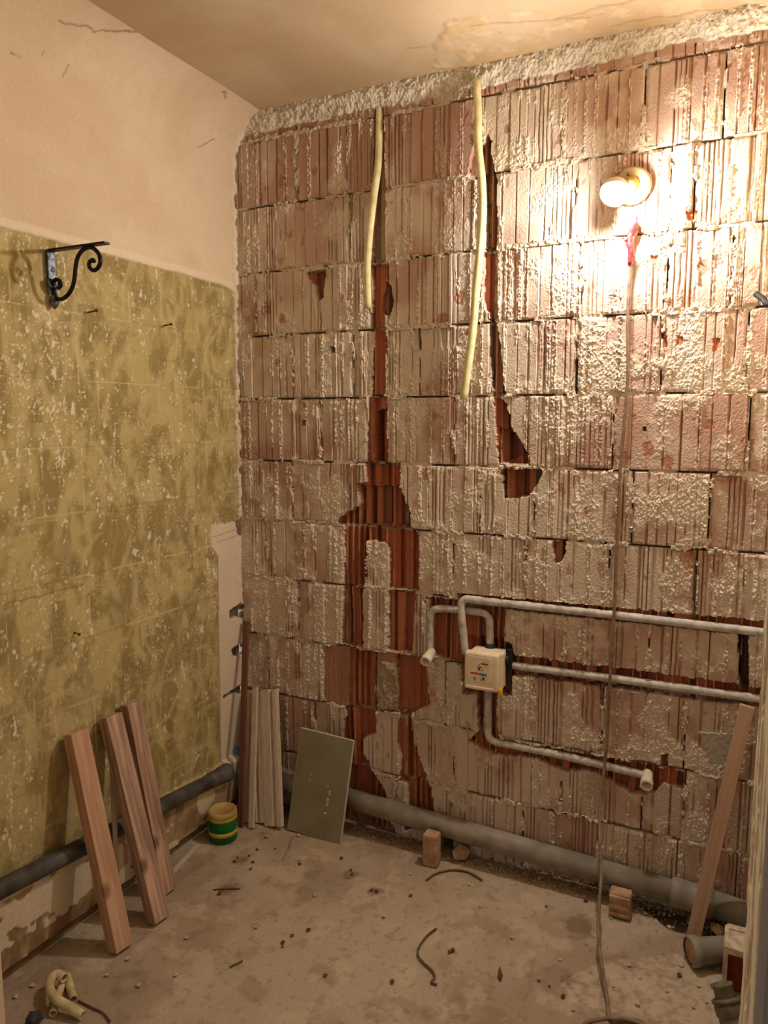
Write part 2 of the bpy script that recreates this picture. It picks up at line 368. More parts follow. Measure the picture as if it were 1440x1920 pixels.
# chases and broken-out holes (traced): polygon, depth, how clean the terracotta is, edge jitter
CHASE = [
    ([(702, 185), (718, 183), (722, 330), (723, 492), (697, 494), (700, 330)], .032, .35, .0015),
    ([(697, 420), (723, 420), (723, 492), (696, 494)], .032, .8, .002),
    ([(692, 497), (730, 495), (722, 540), (722, 622), (692, 622), (700, 540)], .030, 1, .003),
    ([(722, 528), (735, 540), (738, 575), (730, 592), (716, 588), (715, 566)], .075, .5, .003),
    ([(700, 622), (722, 622), (722, 744), (695, 744)], .034, 1, .003),
    ([(690, 744), (725, 744), (726, 868), (688, 868)], .022, 1, .002), ([(702, 770), (724, 766), (725, 866), (702, 866)], .06, .9, .002),
    ([(683, 868), (749, 868), (748, 915), (770, 960), (770, 986), (784, 1000), (784, 1108), (644, 1098), (645, 985), (632, 979), (640, 966), (672, 950), (670, 906), (686, 904)], .042, 1, .004),
    ([(672, 912), (745, 912), (762, 955), (764, 985), (668, 985), (674, 950)], .075, .75, .003),
    ([(643, 1098), (682, 1102), (682, 1214), (640, 1207)], .036, 1, .003), ([(728, 1106), (778, 1109), (772, 1224), (726, 1220)], .034, 1, .003),
    ([(608, 1210), (800, 1233), (806, 1322), (776, 1338), (650, 1327), (609, 1316)], .008, .5, .004),
    ([(655, 1216), (703, 1222), (704, 1332), (652, 1326)], .036, 1, .003), ([(743, 1226), (797, 1235), (803, 1320), (775, 1338), (743, 1334)], .030, 1, .004),
    ([(648, 1326), (772, 1338), (772, 1378), (786, 1422), (808, 1478), (820, 1545), (700, 1575), (640, 1560), (640, 1400)], .036, 1, .004),
    ([(668, 1500), (726, 1520), (752, 1580), (700, 1570), (672, 1545)], .045, 1, .004),
    ([(880, 300), (892, 264), (904, 272), (913, 253), (923, 263), (919, 288), (931, 335), (931, 472), (910, 474), (906, 340), (880, 336)], .045, .55, .003),
    ([(908, 474), (931, 474), (933, 596), (922, 602), (906, 560)], .028, 1, .003),
    ([(918, 598), (932, 604), (948, 738), (925, 742), (917, 665)], .06, .5, .003),
    ([(924, 744), (946, 748), (960, 808), (990, 848), (994, 870), (934, 870), (928, 800)], .036, 1, .004), ([(935, 800), (958, 812), (982, 850), (940, 868)], .06, .8, .003),
    ([(940, 878), (1017, 882), (1008, 905), (990, 930), (945, 936)], .055, .9, .004),
    ([(1035, 1013), (1062, 1016), (1056, 1050), (1039, 1058)], .045, .7, .003),
    ([(575, 510), (610, 505), (606, 556), (596, 564), (590, 536), (578, 520)], .045, 1, .002),
    ([(797, 1120), (945, 1132), (945, 1247), (868, 1247), (802, 1226)], .040, 1, .004),
    ([(862, 1196), (960, 1206), (961, 1302), (868, 1300)], .06, .9, .003),
    ([(856, 1112), (1440, 1166), (1440, 1194), (945, 1142), (860, 1140)], .030, 1, .003),
    ([(950, 1226), (1100, 1246), (1240, 1262), (1440, 1292), (1440, 1330), (950, 1264)], .036, 1, .004),
    ([(1384, 1180), (1403, 1184), (1404, 1300), (1386, 1296)], .09, .3, .002),
    ([(893, 1296), (932, 1302), (932, 1378), (944, 1388), (1232, 1438), (1286, 1452), (1282, 1482), (1245, 1468), (1225, 1486), (1190, 1490), (1110, 1446), (1060, 1446), (1000, 1420), (928, 1416), (880, 1392), (897, 1370)], .034, 1, .004),
    ([(828, 1553), (850, 1562), (852, 1598), (830, 1604)], .07, .4, .003),
    ([(1220, 480), (1236, 478), (1230, 505)], .004, .9, .002), ([(1288, 396), (1312, 392), (1308, 410), (1290, 412)], .006, .9, .003),
    ([(1243, 632), (1250, 630), (1252, 650), (1244, 652)], .01, .9, .002), ([(1270, 628), (1282, 634), (1280, 646), (1268, 646)], .004, .9, .002), ([(1335, 634), (1350, 636), (1346, 660), (1336, 658)], .004, .9, .002),
    ([(1205, 800), (1212, 800), (1212, 808), (1205, 808)], .03, .1, .0005), ([(566, 788), (574, 788), (574, 798), (566, 798)], .02, .1, .0005),
    ([(620, 650), (630, 650), (630, 660), (622, 662)], .02, .1, .0005), ([(1240, 1415), (1252, 1415), (1252, 1436), (1246, 1440), (1240, 1434)], .02, .8, .001),
    ([(1078, 672), (1083, 672), (1083, 738), (1078, 738)], .03, .1, .001), ([(784, 615), (789, 615), (789, 655), (784, 655)], .03, .1, .001),
    ([(1125, 1285), (1133, 1287), (1132, 1325), (1126, 1322)], .03, .1, .001), ([(1300, 1035), (1306, 1036), (1304, 1160), (1298, 1160)], .022, .4, .001),
    ([(655, 362), (662, 362), (660, 420), (656, 420)], .02, .1, .001),
]
ISLAND = [
    [(687, 1014), (722, 1018), (730, 1030), (727, 1108), (684, 1104)],
    [(704, 1332), (747, 1338), (743, 1390), (754, 1420), (748, 1464), (712, 1456), (699, 1450), (681, 1412), (681, 1384), (703, 1376)],
    [(704, 1454), (750, 1466), (764, 1468), (768, 1512), (740, 1530), (764, 1570), (745, 1575), (728, 1530), (722, 1490)],
    [(792, 1120), (806, 1124), (800, 1180), (792, 1180)],
]
CH = [(wp(p), d, c, j) for p, d, c, j in CHASE]; ISL = [wp(p) for p in ISLAND]
BLOB = wp([(706, 1240), (740, 1244), (746, 1300), (742, 1332), (708, 1330), (702, 1290)])
SMEAR = wp([(1310, 1372), (1392, 1378), (1388, 1430), (1330, 1432)])
# small exposed terracotta spots on the face
SPOTS = [(wp([(x, y)])[0], s) for x, y, s in [(1240, 620, .016), (1345, 645, .014), (1400, 645, .012), (1420, 230, .012), (1290, 400, .018), (1200, 500, .012), (1240, 470, .012), (1320, 500, .018), (1215, 845, .022), (1100, 960, .016), (815, 780, .014), (530, 340, .02), (590, 320, .015), (500, 580, .02), (530, 600, .02), (860, 560, .02), (830, 600, .02), (570, 760, .012), (1190, 60, .02), (950, 240, .012), (800, 890, .022), (1290, 1050, .03), (1400, 830, .02), (1330, 800, .015), (640, 560, .012), (520, 680, .012), (1170, 860, .02), (1250, 870, .02), (1370, 900, .015), (880, 620, .02)]]

A_DUST = np.array(srgb(212, 197, 178)[:3]); B_PINK = np.array(srgb(184, 150, 132)[:3])
T_DUSTY = np.array(srgb(170, 108, 82)[:3]); T_CLEAN = np.array(srgb(170, 99, 67)[:3]); G_MORT = np.array(srgb(168, 150, 126)[:3])
def chase_field(X, Z):
    wob1 = fbm(X * 60, Z * 60, 3, 3) - .5; wob2 = fbm(X * 60, Z * 60, 6, 3) - .5
    D = np.zeros_like(X); Cl = np.zeros_like(X)
    kcol = np.floor(X / .024 + 0.6 * vn(X * 3, Z * 4.2, 2)).astype(int); kz = np.floor(Z / .239).astype(int)
    step = .35 + 1.0 * _TAB[5][(kcol * 7 + kz * 31) & 255, (kz * 13 + 5) & 255]
    fr = X / .024 + 0.6 * vn(X * 3, Z * 4.2, 2); fr = fr - np.floor(fr); ribm = sst(.24, .14, np.abs(fr - .12)) * (_TAB[9][(kcol * 5 + kz * 17) & 255, kz & 255] > .45)
    for poly, d, c, j in CH:
        xs = [p[0] for p in poly]; zs = [p[1] for p in poly]
        m = (X > min(xs) - .02) & (X < max(xs) + .02) & (Z > min(zs) - .02) & (Z < max(zs) + .02)
        if not m.any(): continue
        ins = np.zeros(X.shape, bool)
        ins[m] = pip(X[m] + wob1[m] * j * 4, Z[m] + wob2[m] * j * 4, poly)
        dd = d * (np.where(d > .015, step * (1 - .55 * ribm), 1)) + .002 * (vn(X * 200, Z * 30, 4) - .5)
        take = ins & (dd > D)
        D = np.where(take, dd, D); Cl = np.where(ins, np.maximum(np.where(take, c, 0), .01), Cl)
    for poly in ISL:
        ins = pip(X + wob1 * .012, Z + wob2 * .012, poly); D = np.where(ins, 0, D); Cl = np.where(ins, 0, Cl)
    return D, Cl, ribm
class Brick: pass
BR = []
for ci in range(len(COURSES) - 1):
    z0, z1 = COURSES[ci], COURSES[ci + 1]
    xs = [-0.012] + [onY(px, ROWY[ci])[0] for px in JOINTS[ci]] + [W - .002]
    for k in range(len(xs) - 1):
        if xs[k + 1] - xs[k] < .02: continue
        b = Brick(); b.x0, b.x1, b.z0, b.z1, b.c = xs[k] + .0025, xs[k + 1] - .0025, z0 + .0035, z1 - .0035, ci
        BR.append(b)
def profile(b, rng):
    n = int((b.x1 - b.x0) * 1000) + 2; d = np.zeros(n); bead = np.zeros(n); lvl = np.zeros(n)
    x = rng.integers(0, 8)
    while x < n:
        if rng.random() < .66:      # a wide flat strip
            w = rng.integers(20, 48); lv = rng.normal(0, .0018); lvl[x:x + w] = lv; x += w
        else:                       # a run of narrow ribs
            for _ in range(rng.integers(2, 5)):
                w = rng.integers(7, 12); lvl[x:x + w] = rng.normal(0, .0018); x += w
                g = rng.integers(3, 6); d[x:x + g] = rng.uniform(.004, .009)
                if rng.random() < .55: bead[max(x - 2, 0):x + g + 3] = rng.uniform(.5, 1)
                x += g
        g = rng.integers(3, 7); d[x:x + g] = rng.uniform(.004, .009)
        if rng.random() < .6: bead[max(x - 3, 0):x + g + 4] = rng.uniform(.5, 1)
        x += g
    return d, bead, lvl
def brick_surface(b, rng, DX=.0026, DZ=.0034):
    nx = max(6, int((b.x1 - b.x0) / DX)); nz = max(6, int((b.z1 - b.z0) / DZ))
    X, Z = np.meshgrid(np.linspace(b.x0, b.x1, nx), np.linspace(b.z0, b.z1, nz))
    d1, be1, lv1 = profile(b, rng)
    lx = (X - b.x0 + .0018 * (vn(X * 2, Z * 22, 9) - .5)) * 1000; ax = np.arange(len(d1))
    g = np.interp(lx, ax, d1); be = np.interp(lx, ax, be1); lv = np.interp(lx, ax, lv1)
    lump = fbm(X * 120, Z * 95, 1, 3); fine = vn(X * 330, Z * 280, 8)
    cover = sst(.50, .70, fbm(X * 11 + rng.random() * 9, Z * 9, 11, 4) + rng.uniform(-.10, .07) + (.06 if b.c in (2, 4, 5, 3) else 0))
    bz = sst(.35, .6, vn(X * 20, Z * 12, 12))
    D = lv + g * (1 - .75 * cover) * (1 - be * bz * .9)
    lump2 = fbm(X * 210, Z * 170, 4, 3)
    D -= be * bz * sst(.30, .75, lump2 * .6 + lump * .4) * .0085
    D -= cover * (sst(.35, .8, lump2) * .0034 + .0022 * fbm(X * 50, Z * 40, 5, 2)) + .0012 * (fine - .5)
    D += rng.normal(0, .0018)
    ed = np.minimum(np.minimum(X - b.x0, b.x1 - X), np.minimum(Z - b.z0, b.z1 - Z))
    chipn = fbm(X * 40, Z * 40, 13, 3)
    D += sst(.010, 0, ed) * .006 * sst(.4, .6, chipn) + sst(.004, 0, ed) * .002
    pink = np.clip(sst(.38, .66, fbm(X * 5, Z * 4, 5, 3)) * .8 + rng.uniform(-.15, .35) + (.08 if b.c >= 10 else .30 if b.c <= 3 else .10 if b.c <= 6 else -.05), 0, 1)
    Cc = mix(A_DUST, B_PINK, pink * (1 - .8 * cover))
    spot = .8 * sst(.72, .80, fbm(X * 40, Z * 22, 7, 3)) * (1 - be) * (1 - .7 * cover)
    for (sx, sz), s in SPOTS:
        if b.x0 - .05 < sx < b.x1 + .05 and b.z0 - .05 < sz < b.z1 + .05:
            spot = np.maximum(spot, sst(1.0, .8, np.hypot((X - sx) / s, (Z - sz) / (s * 1.2)) + 1.3 * (fbm(X * 90, Z * 70, 2, 3) - .5)))
    Cc = mix(Cc, T_DUSTY, np.clip(spot, 0, 1)[...] * .75); D += spot * .0012
    Cc = mix(Cc, T_DUSTY, sst(.003, .006, g) * (1 - be) * (1 - cover) * .45)
    Cc = mix(Cc, np.array(srgb(232, 222, 204)[:3]), np.clip(be * bz + .5 * cover, 0, 1) * sst(.4, .7, lump2) * .7)
    if b.c >= 11: Cc = mix(Cc, T_DUSTY * .9, sst(.35, .6, fbm(X * 8, Z * 10, 3, 3)) * .45)
    # chases and holes
    cd, cl, rb = chase_field(X, Z); ch = cl > 0
    near = np.zeros_like(X)
    tcol = mix(T_DUSTY, T_CLEAN, sst(.3, .6, fbm(X * 30, Z * 10, 6, 3)))
    kcol = np.floor(X / .024 + 0.6 * vn(X * 3, Z * 4.2, 2)).astype(int)
    tcol = mix(tcol, np.array(srgb(200, 138, 106)[:3]), rb * .55 * sst(.3, .6, fbm(X * 60, Z * 25, 9, 3)))
    tcol = tcol * (.78 + .4 * _TAB[7][kcol & 255, (b.c * 3) & 255])[..., None]
    tcol = mix(np.broadcast_to(G_MORT, X.shape + (3,)), tcol, np.clip(cl * 1.15, 0, 1))
    Cc = np.where(ch[..., None], tcol, Cc); D = np.where(ch, cd + .0016 * (lump - .5), D)
    ins = pip(X, Z, BLOB)
    if ins.any():
        D = np.where(ins, -.004 + .02 * (1 - fbm(X * 45, Z * 45, 2, 3)) - .004, D); Cc = np.where(ins[..., None], G_MORT * .95 * (.7 + .6 * lump[..., None]), Cc)
    ins = pip(X + .01 * (lump - .5), Z, SMEAR)
    if ins.any():
        D = np.where(ins, -.003 + .002 * (lump - .5), D); Cc = np.where(ins[..., None], np.array(srgb(176, 168, 152)[:3]) * (.85 + .3 * lump[..., None]), Cc)
    P = np.stack([X, D, Z], -1)
    return P, Cc
# backing mortar, one surface behind all the bricks
gx = np.arange(-.03, W + .035, .0047); gz = np.arange(-.03, H + .03, .0047)
X, Z = np.meshgrid(gx, gz)
cd, cl, rb = chase_field(X, Z)
jn = fbm(X * 14, Z * 22, 10, 3)
open_ = sst(.46, .54, jn)
jd = (.0035 + .026 * open_ + .004 * (fbm(X * 90, Z * 90, 2, 3) - .5))
inner = np.zeros(X.shape, bool); edist = np.full(X.shape, -.01)
for b in BR:
    inner |= (X > b.x0 + .004) & (X < b.x1 - .004) & (Z > b.z0 + .004) & (Z < b.z1 - .004)
    m = (X > b.x0 - .01) & (X < b.x1 + .01) & (Z > b.z0 - .01) & (Z < b.z1 + .01)
    edist[m] = np.maximum(edist[m], np.minimum(np.minimum(X[m] - b.x0, b.x1 - X[m]), np.minimum(Z[m] - b.z0, b.z1 - Z[m])))
D = np.where(cl > 0, np.maximum(cd * .85, .012), 0) + np.where(inner, .05, np.where(cl > 0, .002, jd))
l3 = fbm(X * 130, Z * 110, 7, 3)
bridge = (fbm(X * 9, Z * 13, 14, 3) + .25 * (l3 - .5) > .56) & (edist < .012 * fbm(X * 40, Z * 40, 3, 3) + .001) & (cl <= 0) & (Z > .03)
D = np.where(bridge, -.0015 - .0055 * sst(.3, .75, l3), D)
open_ = np.where(bridge, 0, open_)
Cm = mix(np.array(srgb(208, 192, 170)[:3]), np.array(srgb(140, 116, 92)[:3]), np.clip(open_ + (cl > 0) * .6, 0, 1))
wall_back = struct(grid_obj('wall_back', np.stack([X, D, Z], -1), Cm, 'mortar'), 'wall of raw hollow clay blocks with plaster chipped off', 'wall')
for i, b in enumerate(BR):
    rng = np.random.default_rng(100 + i)
    P, Cc = brick_surface(b, rng)
    grid_obj('brick', P, Cc, 'brick', wall_back, skirt=.10, skirt_col=T_DUSTY * .8)
# rough plaster left along the ceiling and down the corner
gx = np.arange(0.0, W, .0035); gz = np.arange(2.600, 2.716, .0035)
X, Z = np.meshgrid(gx, gz)
edge = 2.654 + .022 * (fbm(X * 7, X * 0 + 3.3, 4, 3) - .5) * 2 + .02 * (fbm(X * 40, Z * 40, 5, 3) - .5) - .02 * sst(.25, 0, X)
cov = sst(-.006, .006, Z - edge)
lump = .5 * fbm(X * 60, Z * 60, 1, 4) + .5 * fbm(X * 170, Z * 150, 5, 3)
D = .02 * (1 - cov) - cov * (.006 + .020 * sst(0, .05, Z - edge) + .022 * (lump - .4))
Cc = mix(np.array(srgb(196, 186, 168)[:3]), np.array(srgb(230, 222, 206)[:3]), sst(.35, .65, lump))
o = grid_obj('plaster_edge', np.stack([X, D, Z], -1), Cc, 'plaster', wall_back); o['label'] = 'ragged strip of old plaster under the ceiling'

# ================================================================== LEFT WALL
gy = np.concatenate([np.arange(-2.0, -1.22, .03), np.arange(-1.22, .001, .0034)]); rc = .20; gz = np.concatenate([np.arange(0.0, 2.722 - rc, .0035), 2.722 - rc + rc * np.sin(np.linspace(0, math.pi / 2, 60))])
Y, Z = np.meshgrid(gy, gz)
def wl(pts): return [tuple(onX(x, y)[[1, 2]]) for x, y in pts]
n1 = fbm(Y * 5, Z * 5, 1, 4); n2 = fbm(Y * 14, Z * 9, 4, 4); lump = fbm(Y * 60, Z * 45, 6, 4); fine = fbm(Y * 200, Z * 170, 9, 3)
XX = .0012 * (n1 - .5) * 4 + .0008 * (fine - .5)
top_edge = 2.094 + .006 * (fbm(Y * 9, Y * 0, 2, 3) - .5) - .012 * sst(-.10, -.01, Y)
tile = sst(.004, -.004, Z - top_edge - .004 * (lump - .5))
corner = sst(-.030, -.024, Y + .012 * (fbm(Z * 14, Z * 0 + 2, 3, 3) - .5)) * tile
cream = np.array(srgb(226, 205, 178)[:3]); cream2 = np.array(srgb(216, 192, 162)[:3])
Cup = mix(cream, cream2, sst(.3, .7, n1)) * (.97 + .06 * fine[..., None])
Cup = mix(Cup, np.array(srgb(198, 172, 140)[:3]), sst(.66, .78, n2) * .12)
# olive field that was behind the tiles: trowel swirls, flecks, tile imprint
wy = Y + .10 * (fbm(Y * 4, Z * 3, 7, 2) - .5); wz = Z + .16 * (fbm(Y * 3, Z * 4, 8, 2) - .5)
sw = fbm(wy * 22, wz * 12, 5, 4); streak = fbm(wy * 90, wz * 16, 3, 3)
olive = mix(np.array(srgb(186, 167, 112)[:3]), np.array(srgb(150, 131, 81)[:3]), sst(.34, .66, sw))
olive = mix(olive, np.array(srgb(188, 170, 126)[:3]), sst(.55, .75, streak) * .35)
olive = mix(olive, np.array(srgb(150, 132, 92)[:3]), sst(.52, .7, n1) * .2)
ra = np.random.default_rng(21)
for _ in range(360):
    cy_, cz_ = ra.uniform(-1.25, 0.02), ra.uniform(.2, 2.1); r0 = ra.uniform(.05, .16); bw = ra.uniform(.010, .024); a0 = ra.uniform(0, 6.283); da = ra.uniform(.5, 1.2); sg = ra.choice([-1, 1, 1])
    iy = np.where((gy > cy_ - r0 - bw) & (gy < cy_ + r0 + bw))[0]; iz = np.where((gz > cz_ - r0 - bw) & (gz < cz_ + r0 + bw))[0]
    if len(iy) < 3 or len(iz) < 3: continue
    sl = (slice(iz[0], iz[-1] + 1), slice(iy[0], iy[-1] + 1)); dy_, dz_ = Y[sl] - cy_, (Z[sl] - cz_) * .8
    rr_ = np.hypot(dy_, dz_); an = np.abs((np.arctan2(dz_, dy_) - a0 + math.pi) % (2 * math.pi) - math.pi)
    k = sst(bw, bw * .2, np.abs(rr_ - r0)) * sst(da, da * .4, an) * (.45 + .55 * vn(rr_ * 420, an * 3, 5))
    olive[sl] = mix(olive[sl], np.array(srgb(202, 182, 132)[:3]) if sg > 0 else np.array(srgb(134, 114, 68)[:3]), k * .62)
fl_cl = fbm(Y * 6.5, Z * 3.4, 12, 3); fl = sst(.75, .785, vn(Y * 240, Z * 170, 13) * .62 + fbm(Y * 60, Z * 34, 2, 2) * .38 + (fl_cl - .5) * .22)
big = sst(.79, .81, fbm(Y * 50, Z * 26, 14, 3) + (fl_cl - .5) * .25) 
grit = sst(.62, .7, vn(Y * 210, Z * 210, 11)) * sst(.45, .6, fbm(Y * 9, Z * 6, 3, 2))
# tile imprint lines
zl = (Z - .905 + .199 * 20) / .199; kz = np.floor(zl + .5).astype(int); dz = np.abs(zl - np.round(zl)) * .199
off = _TAB[3][kz % 256, 7] * .0
kr = np.floor(zl).astype(int); yl = (Y + .055 + (kr % 2) * .073) / .147; ky = np.floor(yl + .5).astype(int); dy = np.abs(yl - np.round(yl)) * .147
vis_h = sst(.50, .58, fbm(Y * 9, kz * 3.7, 8, 2)); vis_v = sst(.55, .62, fbm(Z * 8, ky * 2.9 + kr * 1.7, 6, 2))
line = np.maximum(sst(.0032, .0016, dz) * vis_h, sst(.0030, .0016, dy) * vis_v); line2 = np.maximum(sst(.0032, .0016, dz) * (1 - vis_h) * .35, 0)
olive = mix(olive, np.array(srgb(206, 186, 136)[:3]), np.clip(line * .75 + grit * .35, 0, 1)); olive = mix(olive, np.array(srgb(136, 112, 70)[:3]), line2)
olive = mix(olive, np.array(srgb(228, 216, 190)[:3]), np.clip(np.maximum(fl, big), 0, 1) * .92)
Cg = mix(olive, np.array(srgb(168, 158, 130)[:3]), corner)
Cg = mix(Cg, np.array(srgb(220, 206, 180)[:3]), sst(.6, .66, fbm(Y * 60, Z * 40, 3, 3)) * corner * .8)
cb = sst(-.024, -.016, Y + .014 * (lump - .5)) * sst(.40, .55, fbm(Z * 9, Y * 60, 3, 3) + .12); Cg = mix(Cg, np.array(srgb(222, 202, 176)[:3]), cb)
Cc = mix(Cup, Cg, tile)
band = sst(.020, .012, np.abs(Z - top_edge - .010)) * (1 - tile); Cc = mix(Cc, np.array(srgb(234, 216, 190)[:3]), band * .7)
cbu = sst(-.030, -.018, Y + .014 * (lump - .5)); Cc = mix(Cc, np.array(srgb(230, 216, 194)[:3]), cbu * (1 - tile)); XX = XX + cbu * .014 * sst(.3, .7, lump)
XX = XX - tile * .006 + tile * (.0022 * (sw - .5) + .0012 * (fine - .5) - .0012 * line) + tile * np.maximum(fl, big) * .0012 * 0
XX = XX - tile * big * .0015
# cracks in the cream paint
for pts in ([(80, 50), (118, 60), (133, 69), (160, 73), (190, 80), (225, 86), (255, 98), (276, 100)], [(18, 98), (38, 108)], [(75, 98), (75, 106)], [(122, 122), (116, 145)], [(372, 276), (395, 262)], [(8, 1135), (80, 1118), (160, 1097)], [(362, 185), (375, 196)]):
    d = seg_dist(Y + .010 * (lump - .5), Z + .010 * (fbm(Y * 60, Z * 45, 10, 3) - .5), wl(pts)); k = sst(.0030, .0008, d); Cc = mix(Cc, np.array(srgb(132, 102, 76)[:3]), k * .7); XX = XX - k * .002
# pale chiselled strip in the corner with three deep notches
strip = pip(Y + .004 * (lump - .5), Z + .012 * (lump - .5), wl([(398, 985), (460, 975), (462, 1440), (418, 1440), (413, 1210), (412, 1040), (398, 1025)]))
Cc = np.where(strip[..., None], np.array(srgb(222, 204, 180)[:3]) * (.93 + .14 * n2[..., None]), Cc)
for pts in ([(400, 1008), (452, 990)], [(410, 1016), (455, 1002)]):
    k = sst(.004, .001, seg_dist(Y, Z, wl(pts))) * strip; Cc = mix(Cc, np.array(srgb(176, 152, 124)[:3]), k * .7)
XX = np.where(strip, XX * .3 - .004, XX)
ed = seg_dist(Y + .005 * (lump - .5), Z, wl([(411, 1060), (413, 1210), (417, 1436)])); k = sst(.006, .002, ed); Cc = mix(Cc, np.array(srgb(150, 116, 84)[:3]), k * .7); XX = XX - k * .005
for pts in ([(432, 1146), (453, 1132), (462, 1134), (462, 1166), (447, 1156), (434, 1164)], [(436, 1218), (455, 1206), (462, 1206), (462, 1226), (440, 1232)], [(420, 1306), (452, 1286), (462, 1284), (462, 1304), (441, 1300), (422, 1314)], [(444, 978), (462, 970), (462, 1010), (446, 1000)]):
    ins = pip(Y + .004 * (lump - .5), Z + .004 * (fine - .5), wl(pts)); XX = np.where(ins, -.035 + .006 * lump, XX); Cc = np.where(ins[..., None], np.array(srgb(112, 96, 80)[:3]), Cc)
# ledge below the pipe: thicker, peeling, crumbling away above the floor
led = .232 + .045 * (-Y) - .02 + .008 * (fbm(Y * 20, Y * 0 + 1, 5, 3) - .5)
lo = sst(.006, -.006, Z - led)
tan_ = mix(np.array(srgb(176, 150, 114)[:3]), np.array(srgb(140, 112, 80)[:3]), sst(.35, .65, sw))
peel = sst(.535, .56, fbm(Y * 11, Z * 13, 15, 4)); tan_ = mix(tan_, np.array(srgb(222, 206, 178)[:3]), peel * .85)
lip = sst(.020, .012, led - Z); tan_ = mix(tan_, np.array(srgb(222, 208, 182)[:3]), lip)
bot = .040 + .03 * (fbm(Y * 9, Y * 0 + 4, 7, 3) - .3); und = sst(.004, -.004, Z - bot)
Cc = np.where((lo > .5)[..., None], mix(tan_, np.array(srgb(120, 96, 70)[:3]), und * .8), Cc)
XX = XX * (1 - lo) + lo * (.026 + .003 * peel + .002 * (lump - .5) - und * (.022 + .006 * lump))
# cove into the ceiling
t = np.clip(Z - (2.722 - rc), 0, rc); XX = XX + rc - np.sqrt(np.maximum(rc ** 2 - t ** 2, 0))
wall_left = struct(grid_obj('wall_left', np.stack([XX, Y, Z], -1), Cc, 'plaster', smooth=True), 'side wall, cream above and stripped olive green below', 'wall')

# ================================================================== CEILING, FLOOR, OTHER WALLS
gx = np.arange(-.02, W + .05, .007); gy = np.concatenate([np.arange(-3.4, -1.3, .05), np.arange(-1.3, .03, .007)])
X, Y = np.meshgrid(gx, gy)
def wc(pts): return [tuple(onZ(x, y, 2.715)[[0, 1]]) for x, y in pts]
n1 = fbm(X * 3, Y * 3, 2, 4); n2 = fbm(X * 16, Y * 16, 7, 4); fine = fbm(X * 90, Y * 60, 3, 3)
Cc = mix(np.array(srgb(204, 182, 152)[:3]), np.array(srgb(190, 165, 133)[:3]), sst(.3, .7, n1))
patch = pip(X + .05 * (n2 - .5), Y + .05 * (n1 - .5), wc([(818, 130), (815, 80), (840, 35), (1000, 20), (1200, 10), (1440, -30), (1480, 40), (1100, 110), (1000, 130)]))
pk = sst(.45, .56, fbm(X * 14, Y * 14, 9, 4)) * patch
Cc = mix(Cc, np.array(srgb(198, 166, 120)[:3]), pk * .55); Cc = mix(Cc, np.array(srgb(216, 196, 164)[:3]), sst(.6, .66, n2) * patch * .6)
ZZ = 2.715 - .004 * (n1 - .5) - patch * .004 * (fine - .3) - .003 * pk
for pts in ([(880, 45), (960, 42), (1040, 38), (1130, 28)], [(1040, 38), (1100, 20), (1200, 0)], [(1150, 50), (1240, 30), (1330, 20), (1420, 8)], [(760, 92), (800, 86)]):
    d = seg_dist(X + .03 * (n2 - .5), Y + .03 * (fbm(X * 16, Y * 16, 11, 3) - .5), wc(pts)); k = sst(.007, .002, d); Cc = mix(Cc, np.array(srgb(150, 120, 86)[:3]), k * .45); ZZ = ZZ + k * .003
ceiling = struct(grid_obj('ceiling', np.stack([X, Y, ZZ], -1), Cc, 'ceiling', smooth=True), 'stained cream ceiling with peeling patch', 'ceiling')

gx = np.arange(-.02, W + .03, .005); gy = np.concatenate([np.arange(-3.4, -1.42, .06), np.arange(-1.42, .08, .005)])
X, Y = np.meshgrid(gx, gy)
def wf(pts): return [tuple(onZ(x, y)[[0, 1]]) for x, y in pts]
n1 = fbm(X * 3.5, Y * 3.5, 1, 4); n2 = fbm(X * 13, Y * 13, 4, 4); lump = fbm(X * 60, Y * 60, 6, 4); fine = fbm(X * 170, Y * 170, 8, 3)
Cc = mix(np.array(srgb(184, 166, 142)[:3]), np.array(srgb(164, 144, 120)[:3]), sst(.32, .68, n1))
Cc = mix(Cc, np.array(srgb(204, 184, 156)[:3]), sst(.55, .7, n2) * .45)
dirt = sst(.60, .68, fbm(X * 9, Y * 9, 10, 4)) * .55 + sst(.68, .72, fbm(X * 55, Y * 45, 12, 3)) * .6
Cc = mix(Cc, np.array(srgb(120, 92, 66)[:3]), np.clip(dirt, 0, 1) * .5)
for (px, py, s) in [(430, 1665, .05), (455, 1612, .03), (1090, 1735, .06), (660, 1640, .03), (705, 1670, .03), (850, 1785, .02), (560, 1615, .014), (1070, 1840, .03)]:
    c = onZ(px, py); k = sst(1, .5, np.hypot(X - c[0], (Y - c[1]) * 1.0) / s + 1.6 * (fbm(X * 34, Y * 34, 3, 4) - .5)); Cc = mix(Cc, np.array(srgb(112, 88, 64)[:3]), k * .6)
pale = pip(X + .06 * (n2 - .5), Y + .06 * (lump - .5), wf([(1050, 1840), (1130, 1800), (1330, 1780), (1400, 1850), (1360, 1940), (1180, 1900), (1080, 1880)])); Cc = mix(Cc, np.array(srgb(204, 184, 158)[:3]), pale * sst(.3, .6, lump) * .6)
crk = seg_dist(X + .006 * (lump - .5), Y, wf([(548, 1567), (540, 1590), (528, 1612)])); k = sst(.005, .002, crk); Cc = mix(Cc, np.array(srgb(110, 100, 92)[:3]), k * .7)
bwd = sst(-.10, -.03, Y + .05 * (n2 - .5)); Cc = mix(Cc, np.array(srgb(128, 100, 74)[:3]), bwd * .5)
ZZ = .004 * (n1 - .6) + .0026 * (lump - .5) + .0012 * (fine - .5) + bwd * .01 * (lump - .45) - .004 * k + pale * .003 * (lump - .4)
